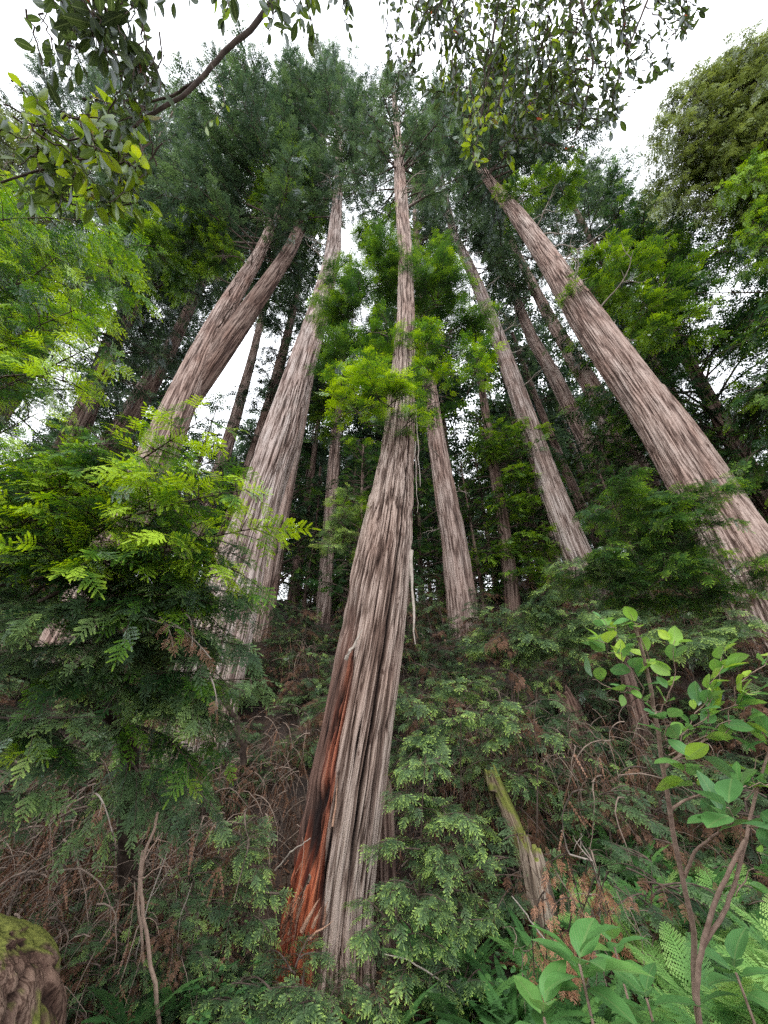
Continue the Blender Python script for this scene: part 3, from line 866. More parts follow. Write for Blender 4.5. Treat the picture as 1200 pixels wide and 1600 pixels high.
for (u, v, n, L, t0, t1) in ((610, 640, 6, 1.15, .55, .95), (560, 640, 6, .9, .6, 1.), (640, 515, 6, .8, .5, .95), (605, 520, 5, .8, .5, .9), (700, 555, 6, 1.1, .5, .9), (735, 600, 5, .8, .5, .9), (690, 625, 5, .8, .4, .8),
                             (585, 590, 5, .9, .6, 1.), (665, 590, 5, .7, .45, .9), (545, 600, 4, .7, .5, .9), (630, 665, 4, .7, .5, .9), (650, 545, 5, .8, .4, .8), (575, 680, 3, .5, .5, .9)):
    sprout(u, v, 6.4 if u < 640 else 6.7, n, L, t0=t0 - .42, t1=t1 - .24, lit=.42, mat='near')
for (u, v, n, L) in ((600, 400, 12, 1.6), (585, 450, 12, 1.7), (560, 510, 12, 1.7), (580, 560, 10, 1.5), (665, 420, 9, 1.5), (680, 470, 10, 1.5), (600, 370, 9, 1.3), (640, 455, 9, 1.3), (545, 570, 9, 1.2), (700, 520, 9, 1.5)):
    sprout(u, v, 7.8, n, L, t0=.2, t1=.6, fl=.42, lit=.3)
sprout(545, 820, 6.9, 8, .55, 'shade', fl=.2, t0=.4, t1=.8)
sprout(520, 850, 7.0, 8, .55, 'shade', fl=.2, t0=.4, t1=.8)
sprout(552, 780, 7.0, 6, .45, 'mid', fl=.2, t0=.4, t1=.8)

for key, lst in (('T2', [(440, 300, 9, 2.8), (430, 260, 8, 2.6), (470, 320, 7, 2.2)]),
                 ('T3', [(440, 300, 8, 2.6), (300, 380, 10, 2.6), (250, 400, 10, 2.8), (220, 380, 9, 2.6), (350, 400, 8, 2.0), (180, 430, 9, 2.6)]),
                 ('T10', [(830, 670, 6, 1.6), (790, 690, 9, 1.7), (760, 700, 9, 1.6)]),
                 ('T14', [(940, 420, 10, 1.9), (985, 440, 10, 2.0), (1010, 480, 9, 1.9), (920, 460, 7, 1.4), (1060, 520, 8, 1.8), (1040, 450, 8, 1.8), (820, 310, 8, 2.0), (880, 300, 7, 2.0)]),
                 ('T11', [(965, 690, 7, 1.3), (900, 560, 6, 1.3)]),
                 ('T15', [(790, 800, 9, 1.6), (830, 850, 10, 1.6), (800, 760, 9, 1.5), (760, 870, 8, 1.4), (840, 780, 8, 1.2), (815, 900, 8, 1.5)]),
                 ('T8', [(525, 680, 8, 1.8), (510, 640, 8, 2.0), (540, 620, 8, 1.8), (500, 560, 8, 2.2), (530, 500, 8, 2.2)])):
    r_, b_ = ROOT[key]
    Y = TR[key][2][0]
    for (u, v, n, L) in lst:
        sprout(u, v, Y - .6, n, L, 'mid', FAR, .5, .35, .8, r_, b_, W=.45)

print('fol', sum(len(m.polygons) for m in bpy.data.meshes))
def att(u, v, t):
    """point at photo pixel (u, v), t metres deep from the eye"""
    dx, dy = (u - 600) / 600, (800 - v) / 600
    return EYE + np.array([dx * t, (CP - dy * SP) * t, (SP + dy * CP) * t])


def base_of(o_pts):
    p = np.asarray(o_pts)
    return (float(p[0]), float(p[1]), float(ground_h(p[0], p[1])))


# ---- more standing redwoods at the sides, mostly seen as foliage
SIDE = [
    dict(k='S1', Y=15.0, px=[(1330, 980, 60), (1235, 840, 48), (1150, 700, 40), (1095, 600, 30), (1030, 480, 20), (960, 330, 10), (920, 250, 4)], mat=M_bark_dark,
         c=[(880, 300, 190, 7.0, 'mid', .05, .6)], label='shaded redwood behind layered boughs at the right, trunk barely showing'),
    dict(k='S2', Y=8.5, px=[(1620, 900, 90), (1480, 700, 70), (1360, 500, 48), (1250, 330, 26), (1200, 230, 14), (1150, 120, 4)], mat=M_bark,
         c=[(700, 280, 130, 5.5, 'mid', .1, .75)], label='redwood outside the right edge whose boughs reach into the picture'),
    dict(k='S3', Y=13.0, px=[(-160, 900, 70), (-70, 740, 60), (30, 600, 48), (110, 460, 30), (170, 350, 20), (240, 230, 10), (290, 140, 4)], mat=M_bark_dark,
         c=[(640, 150, 130, 6.5, 'far', .2, .55)], label='dark redwood at the far left behind the bright young boughs'),
    dict(k='S4', Y=9.0, px=[(-420, 820, 70), (-260, 620, 60), (-120, 430, 40), (-20, 300, 22), (60, 190, 8)], mat=M_bark_dark,
         c=[(560, 200, 90, 5.5, 'olive', .0, .4)], label='redwood beyond the left edge with thin olive boughs at the upper left'),
    dict(k='S5', Y=12.0, px=[(-260, 800, 60), (-120, 600, 46), (10, 400, 32), (90, 260, 20), (150, 160, 10), (180, 100, 4)], mat=M_bark_dark,
         c=[(420, 105, 110, 6.5, 'far', .1, .5)], label='tall redwood whose hazy crown fills the upper left behind the hanging leaves'),
    dict(k='S6', Y=16.0, px=[(1180, 900, 40), (1090, 700, 30), (990, 500, 20), (900, 330, 12), (850, 220, 5)], mat=M_bark_dark,
         c=[(430, 200, 80, 6.0, 'far', .15, .55)], label='slim redwood with a hazy crown filling the sky right of the biggest right hand trunk'),
    dict(k='S7', Y=24.0, px=[(60, 850, 40), (190, 660, 30), (265, 540, 22), (320, 440, 14), (370, 330, 6)], mat=M_bark_dark,
         c=[(700, 330, 110, 5.5, 'far', .0, .45)], label='dim redwood filling the gap behind the slim shaded trunk at left'),
    dict(k='S8', Y=22.0, px=[(330, 900, 34), (390, 740, 26), (425, 620, 20), (455, 500, 13), (480, 380, 5)], mat=M_bark_dark,
         c=[(780, 380, 90, 4.0, 'far', .0, .45)], label='dim leafy redwood in the gap between the twin stems and the pale fluted trunk'),
    dict(k='S9', Y=15.0, px=[(40, 800, 40), (130, 640, 34), (180, 540, 27), (225, 450, 18), (270, 350, 8)], mat=M_bark_dark,
         c=[(560, 350, 40, 4.5, 'far', .0, .45)], label='second dark trunk at far left, nearest to the rusty tufted one'),
]
for i, d in enumerate(SIDE):
    T = px_trunk(d['px'], d['Y'])
    base = (float(T[1][0]), d['Y'], float(T[4]))
    root = thing('redwood_tree', base, d['label'], 'tree')
    ROOT[d['k']] = (root, base); TR[d['k']] = T
    trunk_mesh(*T[:4], 'trunk', d['mat'], root, base, 80, .06, 5, 600 + i, .2, .07)
    for (v0, v1, n, L, mt, a, b) in d['c']:
        crown(T, root, base, zv(v0, d['Y']), min(zv(v1, d['Y']), T[0][-1]), n, L, .75, MID if mt == 'mid' and False else FAR, mt, a, b, bias=(-.6 if d['k'] in ('S1', 'S2') else .5, 0, .3))

# olive weeping tree at the upper right
base = (27.0, 8.0, float(ground_h(27, 8)))
root = thing('redwood_tree', base, 'olive green weeping tree at the upper right corner, fine hanging sprays', 'tree')
TT = (np.array([base[2] - 1, 20, 34, 44.]), np.array([27.2, 26, 25, 24.5]), np.full(4, 8.), np.array([.9, .6, .35, .08]))
trunk_mesh(*TT, 'trunk', M_bark, root, base, 60, .06, 5, 640, .3, .07)
mb = MB()
for k in range(64):
    u1 = rng.uniform(995, 1230)
    v1 = rng.uniform(max(60, 60 + (1130 - u1) * .9), 380 - (1200 - u1) * .3)
    a = att(u1 + rng.uniform(170, 260), v1 - rng.uniform(-20, 110), rng.uniform(23, 27))
    b = att(u1, v1, rng.uniform(20, 25))
    bough(mb, a, b, 2.1, .7, FAR, .06, .36, .30, .25, .75, .25, .5, .05, .1, .5, True, .2, .5)
mb.build('crown', [G['olive'], M_twig], root, base)
mb = MB()
for k in range(16):
    u1 = rng.uniform(1120, 1230); v1 = rng.uniform(270, 420)
    bough(mb, att(u1 + 220, v1 - 60, 22), att(u1, v1, 19), 1.6, .6, FAR, .06, .34, .28, .5, .95, .25, .4, .04, .1, .5, True, .2, .4)
mb.build('bright_bough', [G['mid'], M_twig], root, base)

# ---- far trees on the hillside (copies share their meshes)
def standing_proto(name, label, cat, group, H, r, z0, L, n, fl, mat, bmat, t0, t1, tpl=VFAR, seg=14, tw=.6, fr=.4, droop=.25):
    root = thing(name, (0, 0, 0), label, cat, group)
    T = (np.array([-1.5, 0, H * .5, H]), rng.normal(0, .1, 4), rng.normal(0, .1, 4), np.array([r * 1.2, r, r * .6, .04]))
    trunk_mesh(*T, 'trunk', bmat, root, (0, 0, 0), seg, .05, 4, int(rng.integers(1000)), .5, .07)
    crown(T, root, (0, 0, 0), z0, H, n, L, fl, tpl, mat, t0, t1, tw_sp=tw, fr_sp=fr, droop=droop, gap=.45)
    return root


def spread(proto, spots, smin=.8, smax=1.2, dz=0.0, tiltz=0.0, labels=None):
    for i, (x, y) in enumerate(spots):
        o = proto[i % len(proto)]
        if i >= len(proto):
            o = copy_tree(o)
        o.location = (x, y, float(ground_h(x, y)) + dz)
        o.rotation_euler = (rng.normal(0, tiltz), rng.normal(0, tiltz), rng.uniform(0, 2 * PI))
        k = rng.uniform(smin, smax); o.scale = (k, k, k * rng.uniform(.9, 1.15))
        if labels:
            o['label'] = labels[i]


def polar(u, Y):
    """ground spot under photo column u, Y metres ahead (columns converge upward, so this is for low rows)"""
    return ((u - 600) / 600 * Y * 1.0, Y)


far_lab = 'distant dim redwood far up the slope, its foliage merging with the others'
P1 = [standing_proto('distant_redwood', far_lab, 'tree', 'redwoods far up the slope', 34 + 3 * k, .42, 6 + 2 * k, 4.2, 75, 1.5, 'far', M_bark_dark, .05, .45) for k in range(3)]
spots = []
for k in range(46):
    Y = 28 + 52 * rng.random() ** 1.2
    spots.append(polar(-150 + 1500 * ((k + rng.random()) / 46), Y))
for k in range(60):
    Y = 50 + 60 * rng.random()
    spots.append(polar(-100 + 1400 * ((k + rng.random()) / 60), Y))
spread(P1, spots, .75, 1.3)
P2 = [standing_proto('slim_distant_redwood', 'slim bare dark stem standing far up in the gap left of the central trunk', 'tree', 'slim stems in the dark gap', 30, .20, 17, 2.4, 26, 1.1, 'far', M_bark_dark, .0, .35) for k in range(2)]
spots = [polar(440 + 120 * ((k + rng.random()) / 16), 30 + 30 * rng.random()) for k in range(16)]
spread(P2, spots, .8, 1.2)
P3 = [standing_proto('young_redwood', 'bushy young redwood filling the slope between the big trunks', 'tree', 'young redwoods between the big trunks', 9 + 1.5 * k, .13, .3, 2.3, 75, .5, 'mid', M_bark_dark, .05, .55, FAR, 10, .42, .3) for k in range(3)]
spots = [polar(u, Y) for u, Y in ((420, 19), (470, 23), (560, 20), (620, 22), (660, 20), (760, 19), (790, 21), (850, 22), (1000, 24), (1060, 17), (1130, 16), (1200, 15), (1010, 20), (230, 18), (120, 17), (330, 20), (20, 15), (700, 24), (1300, 17), (-80, 14), (880, 19.5), (580, 27), (500, 29), (1130, 21), (560, 16), (640, 18.5), (1180, 19), (50, 20), (1040, 13.5), (450, 32), (480, 36), (520, 34), (560, 38), (600, 33), (650, 36), (700, 34), (750, 32), (800, 36), (860, 33), (920, 31), (420, 27), (540, 24), (470, 42), (620, 45), (760, 44))]
spread(P3, spots, .7, 1.25)

# ---- understory thicket on the bank
def shrub_proto(name, label, group, H, W, n, fl, mat, t0, t1, tpl, dead=0, tw=.16, fr=.11, cat='shrub'):
    root = thing(name, (0, 0, 0), label, cat, group)
    mb = MB()
    for k in range(n):
        az = rng.uniform(-PI, PI); h = H * rng.uniform(.05, 1); rr = W * (1 - .45 * h / H) * rng.uniform(.6, 1.1)
        p = np.array([rng.normal(0, .12), rng.normal(0, .12), h * .75])
        q = p + np.array([math.cos(az) * rr, math.sin(az) * rr, rng.uniform(-.25, .35) * rr])
        bough(mb, p, q, rr * .45, fl, tpl, .12, tw, fr, t0, t1, .35, .35, .012, .15, .4, True, .2)
    mb.build('foliage', [G[mat], M_twig], root)
    sb = MB()
    for k in range(4):
        a = np.array([rng.normal(0, .15), rng.normal(0, .15), -.3]); b = a + [rng.normal(0, .2), rng.normal(0, .2), H * .9]
        s = np.linspace(0, 1, 6)[:, None]
        sb.tube(a + (b - a) * s + rng.normal(0, .04, (6, 3)), .022 * (1.1 - s[:, 0]), 5, .4, 0)
    sb.build('stem', [M_twig], root)
    if dead:
        db = MB()
        for k in range(dead):
            az = rng.uniform(-PI, PI)
            p = np.array([rng.normal(0, .2), rng.normal(0, .2), H * rng.uniform(.1, .9)])
            q = p + np.array([math.cos(az), math.sin(az), -.35]) * W * rng.uniform(.5, .9)
            bough(db, p, q, .4, fl * .7, tpl, .12, .16, .12, .1, .6, .2, .7, .010, .15, .6, True, 0, .5)
        db.build('dead_foliage', [G['dead'], M_twig], root)
    return root


sh_lab = 'grey green feathery redwood sprout shrub in the dense thicket on the bank'
P4 = [shrub_proto('redwood_shrub', sh_lab, 'sprout shrubs on the bank', 1.9 + .4 * k, 1.1, 24, .26, 'shade', -.05 + .05 * k, .40 + .10 * k, NEAR, 6, .16, .13) for k in range(4)]
spots = []
for Y, n in ((7.6, 9), (8.8, 11), (10.0, 12), (11.3, 13), (12.7, 13), (14.2, 13), (16, 14), (18, 12)):
    for k in range(n):
        u = -120 + 1440 * (k + rng.uniform(.1, .9)) / n
        yy = Y + rng.uniform(-.5, .5)
        if Y < 9 and 380 < u < 620:
            continue
        spots.append(polar(u, yy))
nbig = len(spots)
for k in range(210):
    Y = 5.6 + 11 * rng.random(); u = rng.uniform(-150, 1350)
    if Y < 9 and 400 < u < 640 or Y < 6.6 and u < 250:
        continue
    spots.append(polar(u, Y))
spread(P4, spots[:nbig], .75, 1.2, -.1, .12)
for i, (x, y) in enumerate(spots[nbig:]):
    o_ = copy_tree(P4[i % 4]); k = rng.uniform(.35, .7); o_.scale = (k * 1.2, k * 1.2, k); o_.location = (x, y, ground_h(x, y) - .1); o_.rotation_euler = (rng.normal(0, .15), rng.normal(0, .15), i * 2.3)

for i in range(46):
    u, Y = rng.uniform(-60, 400), rng.uniform(4.9, 7.6)
    x, y = polar(u, Y); k = rng.uniform(.22, .42)
    o_ = copy_tree(P4[i % 4]); o_.scale = (k * 1.3, k * 1.3, k); o_.location = (x, y, ground_h(x, y) - .05 + rng.uniform(0, .1)); o_.rotation_euler = (rng.normal(0, .15), rng.normal(0, .15), i * 2.3)

# hanging dead brush on the bank
_h1, _h2 = spray_quads(8, .14, .06, 5, 35)
HANG = dict(v=_h1, f=np.arange(len(_h1)).reshape(-1, 4), t=_h2)


def brush_proto(k):
    root = thing('dead_brush', (0, 0, 0), 'tangle of brown dead drooping twigs on the shaded bank', 'dead brush', 'dead twig tangles on the bank')
    mb = MB(); fb = MB()
    for i in range(95):
        az = rng.uniform(-PI, PI); h = rng.uniform(.1, 1.8)
        p = np.array([rng.normal(0, .4), rng.normal(0, .3), h]); L = rng.uniform(.4, 1.1)
        d = np.array([math.cos(az), math.sin(az), rng.uniform(-.3, .5)])
        pts = [p]; dd = unit(d)
        for j in range(8):
            dd = unit(dd + np.array([0, 0, -.28]) + rng.normal(0, .15, 3)); pts.append(pts[-1] + dd * L / 8)
        pts = np.array(pts)
        mb.tube(pts, rng.choice([.0025, .0035, .005, .010]) * (1.1 - np.linspace(0, 1, 9) * .8), 4, rng.uniform(.1, 1), 0)
        if i % 2 == 0:
            w = rng.integers(3, 9, 7)
            fb.inst(HANG, pts[w], rng.normal(0, .35, (7, 3)) + [0, 0, -1], rng.normal(0, 1, (7, 3)), rng.uniform(.08, .26, 7), rng.uniform(0, .8, 7))
    mb.build('twigs', [M_brush], root); fb.build('dead_foliage', [G['dead']], root)
    return root


P5 = [brush_proto(k) for k in range(4)]
spots = []
for (u, Y) in ((60, 5.2), (130, 5.6), (190, 5.0), (250, 5.6), (310, 5.2), (370, 5.9), (420, 6.4), (20, 6.5), (100, 6.6), (180, 6.4), (260, 6.8), (340, 6.8), (400, 7.4), (300, 7.8), (60, 7.8), (160, 7.8),
               (640, 8.4), (700, 8.6), (760, 8.8), (840, 8.7), (930, 8.9), (1000, 9.2), (1080, 9.3), (900, 10.2), (980, 10.5), (720, 9.8), (1150, 9.5), (860, 7.6), (960, 7.9), (460, 8.8), (380, 9.2), (240, 9.0), (1000, 11.5), (1100, 12)):
    spots.append(polar(u, Y))
spots += [polar(rng.uniform(-100, 1300), rng.uniform(7.8, 14)) for _ in range(12)]
spread(P5, spots, .8, 1.3, -.15, .1)
spots = [polar(u, Y) for u, Y in ((40, 5.8), (150, 6.2), (250, 6.3), (330, 5.6), (420, 5.6), (90, 5.0), (210, 5.2), (300, 7.2), (130, 7.2), (400, 6.6))]
for i, (x, y) in enumerate(spots):
    o_ = copy_tree(P4[i % 4]); o_.location = (x, y, ground_h(x, y) - .2); o_.rotation_euler = (0, 0, i * 1.7); o_.scale = (.5, .5, .5)

# ---- young redwood in front at the left
base = (-4.6, 3.2, float(ground_h(-4.6, 3.2)))
root = thing('young_redwood', base, 'young redwood in the left foreground with bright yellow green needle sprays', 'tree')
P = [att(-500, 1500, 3.6), att(-420, 1200, 3.8), att(-380, 900, 4.0), att(-350, 600, 4.3), att(-320, 350, 5.0)]
mb = MB(); mb.tube(np.array(P), np.array([.16, .14, .12, .09, .05]), 12, .3, 0)
mb.build('trunk', [M_twig], root, base, True)
LIT = [(-160, 500, 6.6, 90, 345, 6.4), (-200, 460, 7.0, 30, 325, 6.8), (-150, 560, 6.0, 140, 420, 5.8), (-150, 610, 4.6, 150, 470, 4.2), (-120, 650, 4.2, 165, 530, 3.8),
       (-120, 720, 3.8, 120, 600, 3.5), (-100, 780, 3.7, 225, 690, 3.3), (-20, 830, 3.5, 325, 650, 3.1), (-60, 850, 3.4, 235, 745, 3.0), (0, 890, 3.3, 385, 765, 2.9), (40, 910, 3.2, 430, 820, 2.9),
       (60, 940, 3.2, 370, 890, 2.9), (-100, 830, 3.5, 150, 755, 3.1), (-120, 880, 3.3, 110, 800, 3.0), (120, 860, 3.2, 330, 720, 3.0), (-140, 680, 5.2, 50, 520, 4.9),
       (-150, 540, 6.6, 190, 440, 6.4), (-160, 400, 7.5, 60, 350, 7.5), (-100, 480, 7.2, 210, 380, 7.4), (-150, 560, 4.9, 130, 500, 4.6), (-150, 470, 4.95, 90, 400, 4.8), (-120, 600, 4.9, 60, 560, 4.5), (-130, 420, 5.6, 180, 350, 5.2)]
for i, (u0, v0, t0_, u1, v1, t1_) in enumerate(LIT):
    mb = MB()
    bough(mb, att(u0, v0, t0_), att(u1, v1, t1_), .70 if t1_ < 5 else 1.3, .27 if t1_ < 5 else .42, NEAR if t1_ < 5 else MID, .06, .15 if t1_ < 5 else .24, .13 if t1_ < 5 else .2, .06, .84 if t1_ < 5 else .5, .5, .22, .014, .08, .5, True, .38, .15)
    bough(mb, att(u0, v0 + 25, t0_ + .1), att(u1 - 60, v1 + 45, t1_ + .1), .55, .26, NEAR if t1_ < 5 else MID, .06, .2, .16, .0, .32, .35, .22, .010, .08, .5, True, .2, .15)
    mb.build('bough', [G['near'], M_twig], root, base)
# shaded lower boughs and the dark leaning stem that carries them
base = tuple(float(q) for q in (*att(190, 1500, 4.2)[:2], ground_h(*att(190, 1500, 4.2)[:2])))
root = thing('leaning_redwood', base, 'dark bent redwood stem at left under dusky drooping boughs', 'tree')
P = [att(198, 1560, 4.1), att(200, 1400, 4.2), att(196, 1260, 4.2), att(205, 1160, 4.2), att(170, 1105, 4.1), att(90, 1065, 3.9), att(0, 1035, 3.7), att(-120, 990, 3.6)]
P = np.array(P); q = np.linspace(0, 7, 36)
P2_ = np.stack([np.interp(q, range(8), P[:, k]) for k in range(3)], 1)
for _ in range(3):
    P2_[1:-1] = (P2_[:-2] + P2_[1:-1] + P2_[2:]) / 3
P2_ += rng.normal(0, .008, P2_.shape)
mb = MB(); mb.tube(P2_, np.interp(q, range(8), [.10, .095, .09, .085, .09, .08, .075, .06]) * rng.uniform(.9, 1.1, 36), 12, .05, 0)
mb.build('trunk', [M_twig], root, base, True)
DUSK = [(-80, 930, 3.4, 250, 880, 3.1), (-60, 980, 3.4, 290, 930, 3.1), (-100, 1010, 3.5, 200, 960, 3.2), (0, 1020, 3.6, 330, 980, 3.3), (60, 1060, 3.8, 340, 1050, 3.5), (150, 1090, 4.0, 350, 1120, 3.7),
        (-80, 1060, 3.6, 130, 1050, 3.3), (-80, 1110, 3.6, 160, 1120, 3.4), (180, 1130, 4.1, 300, 1200, 3.7), (190, 1170, 4.2, 270, 1290, 3.8), (200, 1180, 4.2, 150, 1290, 3.8), (-60, 1190, 3.7, 110, 1180, 3.5),
        (120, 1050, 3.9, 240, 1000, 3.6), (-60, 1260, 3.4, 60, 1240, 3.2), (180, 1200, 4.2, 330, 1260, 3.9), (-100, 900, 3.5, 130, 860, 3.3), (60, 950, 3.5, 330, 900, 3.2), (150, 1000, 3.6, 390, 1010, 3.4),
        (180, 940, 3.6, 400, 930, 3.4), (200, 1030, 3.9, 380, 1080, 3.7), (190, 1080, 4.1, 350, 1170, 3.9), (-60, 1150, 3.6, 90, 1120, 3.4), (100, 960, 3.6, 300, 900, 3.3), (120, 1000, 3.8, 320, 1010, 3.6), (-60, 1090, 3.5, 90, 1180, 3.3), (190, 1120, 4.1, 330, 1090, 3.9),
        (200, 1000, 4.0, 360, 990, 3.8), (220, 1080, 4.2, 400, 1060, 4.0), (160, 900, 3.5, 390, 930, 3.3), (200, 1060, 4.1, 370, 1130, 4.0)]
for i, (u0, v0, t0_, u1, v1, t1_) in enumerate(DUSK):
    mb = MB()
    bough(mb, att(u0, v0, t0_), att(u1, v1, t1_), .62, .27, NEAR, .05, .14, .13, .08, .6, .25, .38, .012, .08, .4, True, .15, .2)
    mb.build('bough', [G['shade'] if i % 4 else G['near'], M_twig], root, base)
mb = MB()
for (u0, v0, u1, v1) in ((225, 965, 290, 985), (250, 965, 270, 1010), (260, 970, 330, 1030), (290, 960, 300, 1010), (330, 1060, 340, 1110), (150, 1240, 175, 1300)):
    bough(mb, att(u0, v0, 3.0), att(u1, v1, 2.9), .16, .12, NEAR, .1, .14, .11, .5, 1., .1, .5, .004, .3, .6, True, 0, 1.2)
mb.build('dead_spray', [G['dead'], M_twig_pale], root, base)

# ---- small redwood saplings in the lower middle
def sapling(label, spots, mat='shade', t0=.08, t1=.5, fl=.19, L=.5, stem=None, tip=.75, tpl=None):
    a = att(*stem[0]); gz = float(ground_h(a[0], a[1]))
    base = (float(a[0]), float(a[1]), gz)
    root = thing('redwood_sapling', base, label, 'sapling')
    pts = [np.array([a[0], a[1], gz - .1])] + [att(*s_) for s_ in stem]
    sb = MB(); sb.tube(np.array(pts), np.linspace(.022, .006, len(pts)), 6, .5, 0); sb.build('stem', [M_twig], root, base)
    mb = MB()
    for (u, v, t, n) in spots:
        c = att(u, v, t)
        for k in range(n):
            az = rng.uniform(-PI, PI)
            d = unit([math.cos(az), math.sin(az), rng.uniform(-.3, .3)])
            p = c + rng.normal(0, .05, 3)
            bough(mb, p, p + d * L * rng.uniform(.5, 1.1), L * .5, fl, tpl or NEAR, .08, fl * .5, fl * .42, t0, t1, tip, .3, .006, .1, .35, True, .25, .1)
    mb.build('foliage', [G[mat], M_twig], root, base)


sapling('light tipped redwood sapling right of the rotten trunk foot', [(640, 1260, 4.4, 6), (690, 1270, 4.4, 6), (620, 1330, 4.2, 6), (690, 1340, 4.2, 6), (650, 1400, 4.0, 7), (610, 1450, 3.8, 6), (690, 1450, 3.9, 7), (640, 1520, 3.7, 7), (720, 1530, 3.7, 6), (580, 1560, 3.6, 5), (670, 1200, 4.6, 5), (700, 1390, 4.2, 5)],
        stem=[(660, 1560, 4.2), (655, 1400, 4.3), (660, 1250, 4.4), (665, 1180, 4.5)])
sapling('redwood sapling with flat pale green tiers left of the rotten trunk foot', [(390, 1300, 4.4, 5), (350, 1350, 4.3, 4), (385, 1380, 4.2, 5), (375, 1430, 4.1, 5), (385, 1480, 4.0, 5), (365, 1330, 4.4, 4)],
        stem=[(385, 1560, 4.2), (375, 1450, 4.2), (365, 1350, 4.3), (380, 1280, 4.4)])
sapling('drooping grey green sapling in front of the rotten trunk foot at the bottom edge', [(470, 1510, 3.6, 6), (430, 1550, 3.4, 6), (500, 1570, 3.4, 6), (360, 1560, 3.4, 5), (470, 1620, 3.2, 6), (400, 1610, 3.2, 5), (330, 1600, 3.2, 4)],
        stem=[(470, 1700, 3.4), (472, 1600, 3.4), (475, 1510, 3.5)], t0=.1, t1=.4)
sapling('small redwood sapling catching light right of the dark stump hollow', [(820, 1150, 6.2, 4), (760, 1120, 6.6, 5), (710, 1130, 6.4, 5), (730, 1080, 6.8, 5), (640, 1100, 6.6, 5), (680, 1160, 6.2, 5)],
        stem=[(720, 1350, 6.2), (720, 1200, 6.3), (720, 1090, 6.6)], fl=.28, L=.7, tpl=MID)
sapling('bright tiered redwood sapling in front of the biggest right hand trunk', [(960, 790, 10, 6), (1000, 800, 9.8, 6), (1060, 790, 9.6, 6), (1030, 830, 9.5, 6), (1090, 840, 9.3, 5), (980, 860, 9.5, 6), (1050, 890, 9.3, 6), (1110, 780, 9.5, 4), (1150, 900, 9, 6), (940, 900, 9.6, 5), (1090, 930, 9, 6), (1190, 880, 9, 5), (1000, 930, 9.2, 6)],
        stem=[(1040, 1100, 9.5), (1040, 950, 9.5), (1035, 800, 9.8)], mat='mid', fl=.36, L=1.2, t0=.12, t1=.6, tip=.5, tpl=MID)
sapling('redwood sapling with spreading grey green tiers left of the biggest right hand trunk foot', [(880, 960, 9, 6), (820, 960, 9.3, 6), (930, 980, 8.6, 6), (860, 1010, 8.6, 6), (790, 1000, 9, 6), (1000, 1000, 8.4, 6), (1150, 980, 8.4, 7), (1080, 1000, 8.3, 6), (900, 900, 9.6, 5)],
        stem=[(880, 1180, 9), (880, 1050, 9), (880, 950, 9)], mat='shade', fl=.32, L=1.1, t0=.1, t1=.55, tip=.6, tpl=MID)

# ---- stumps and snags
def snag(name, label, cat, pxs, Y, mat, seg=60, amp=.03, broken=True, dip=.8, seed=0, extra_moss=False):
    T = px_trunk(pxs, Y, dip)
    base = (float(T[1][1]), Y, float(min(T[4], T[0][1])))
    o = trunk_mesh(*T[:4], name, mat, None, base, seg, amp, 9, seed, .05, .12, broken=broken)
    tag(o, label, cat)
    return o


snag('broken_snag', 'broken snag draped in yellow moss, leaning left of the ferns', 'snag', [(822, 1350, 30), (808, 1300, 27), (782, 1240, 22), (762, 1190, 16)], 7.2, M_bark_moss, seed=701)
snag('tree_stump', 'short grey weathered stump below the mossy snag', 'stump', [(848, 1420, 46), (838, 1370, 42), (826, 1310, 36), (818, 1290, 26)], 6.4, M_stump, seed=702)
snag('tree_stump', 'brown old stump in the dark hollow above the ferns', 'stump', [(915, 1200, 50), (900, 1140, 44), (884, 1090, 38), (874, 1070, 30)], 9.4, M_bark_dark, seed=703)
snag('bare_trunk', 'thin reddish trunk beside the dark hollow, right of the old stump', 'trunk', [(1030, 1250, 40), (1010, 1180, 34), (995, 1110, 28), (975, 1040, 22), (950, 960, 16)], 9.0, M_bark_dark, seed=704)
snag('tree_stump', 'low black stump under the grey green thicket right of the central trunk', 'stump', [(600, 1350, 40), (598, 1250, 36), (596, 1190, 30)], 7.6, M_bark_dark, seed=706)
T = (np.array([-.9, -.1, .25, .48, .64, .74, .79]), np.array([-2.72, -2.7, -2.7, -2.72, -2.75, -2.75, -2.75]), np.array([3.6] * 7), np.array([.74, .68, .62, .53, .40, .20, .02]))
snag_o = trunk_mesh(*T[:4], 'mossy_stump', M_mound, None, (-2.7, 3.6, -.3), 220, .11, 5, 710, .015, .22)
tag(snag_o, 'rounded brown stump with yellow moss in the bottom left corner', 'stump')

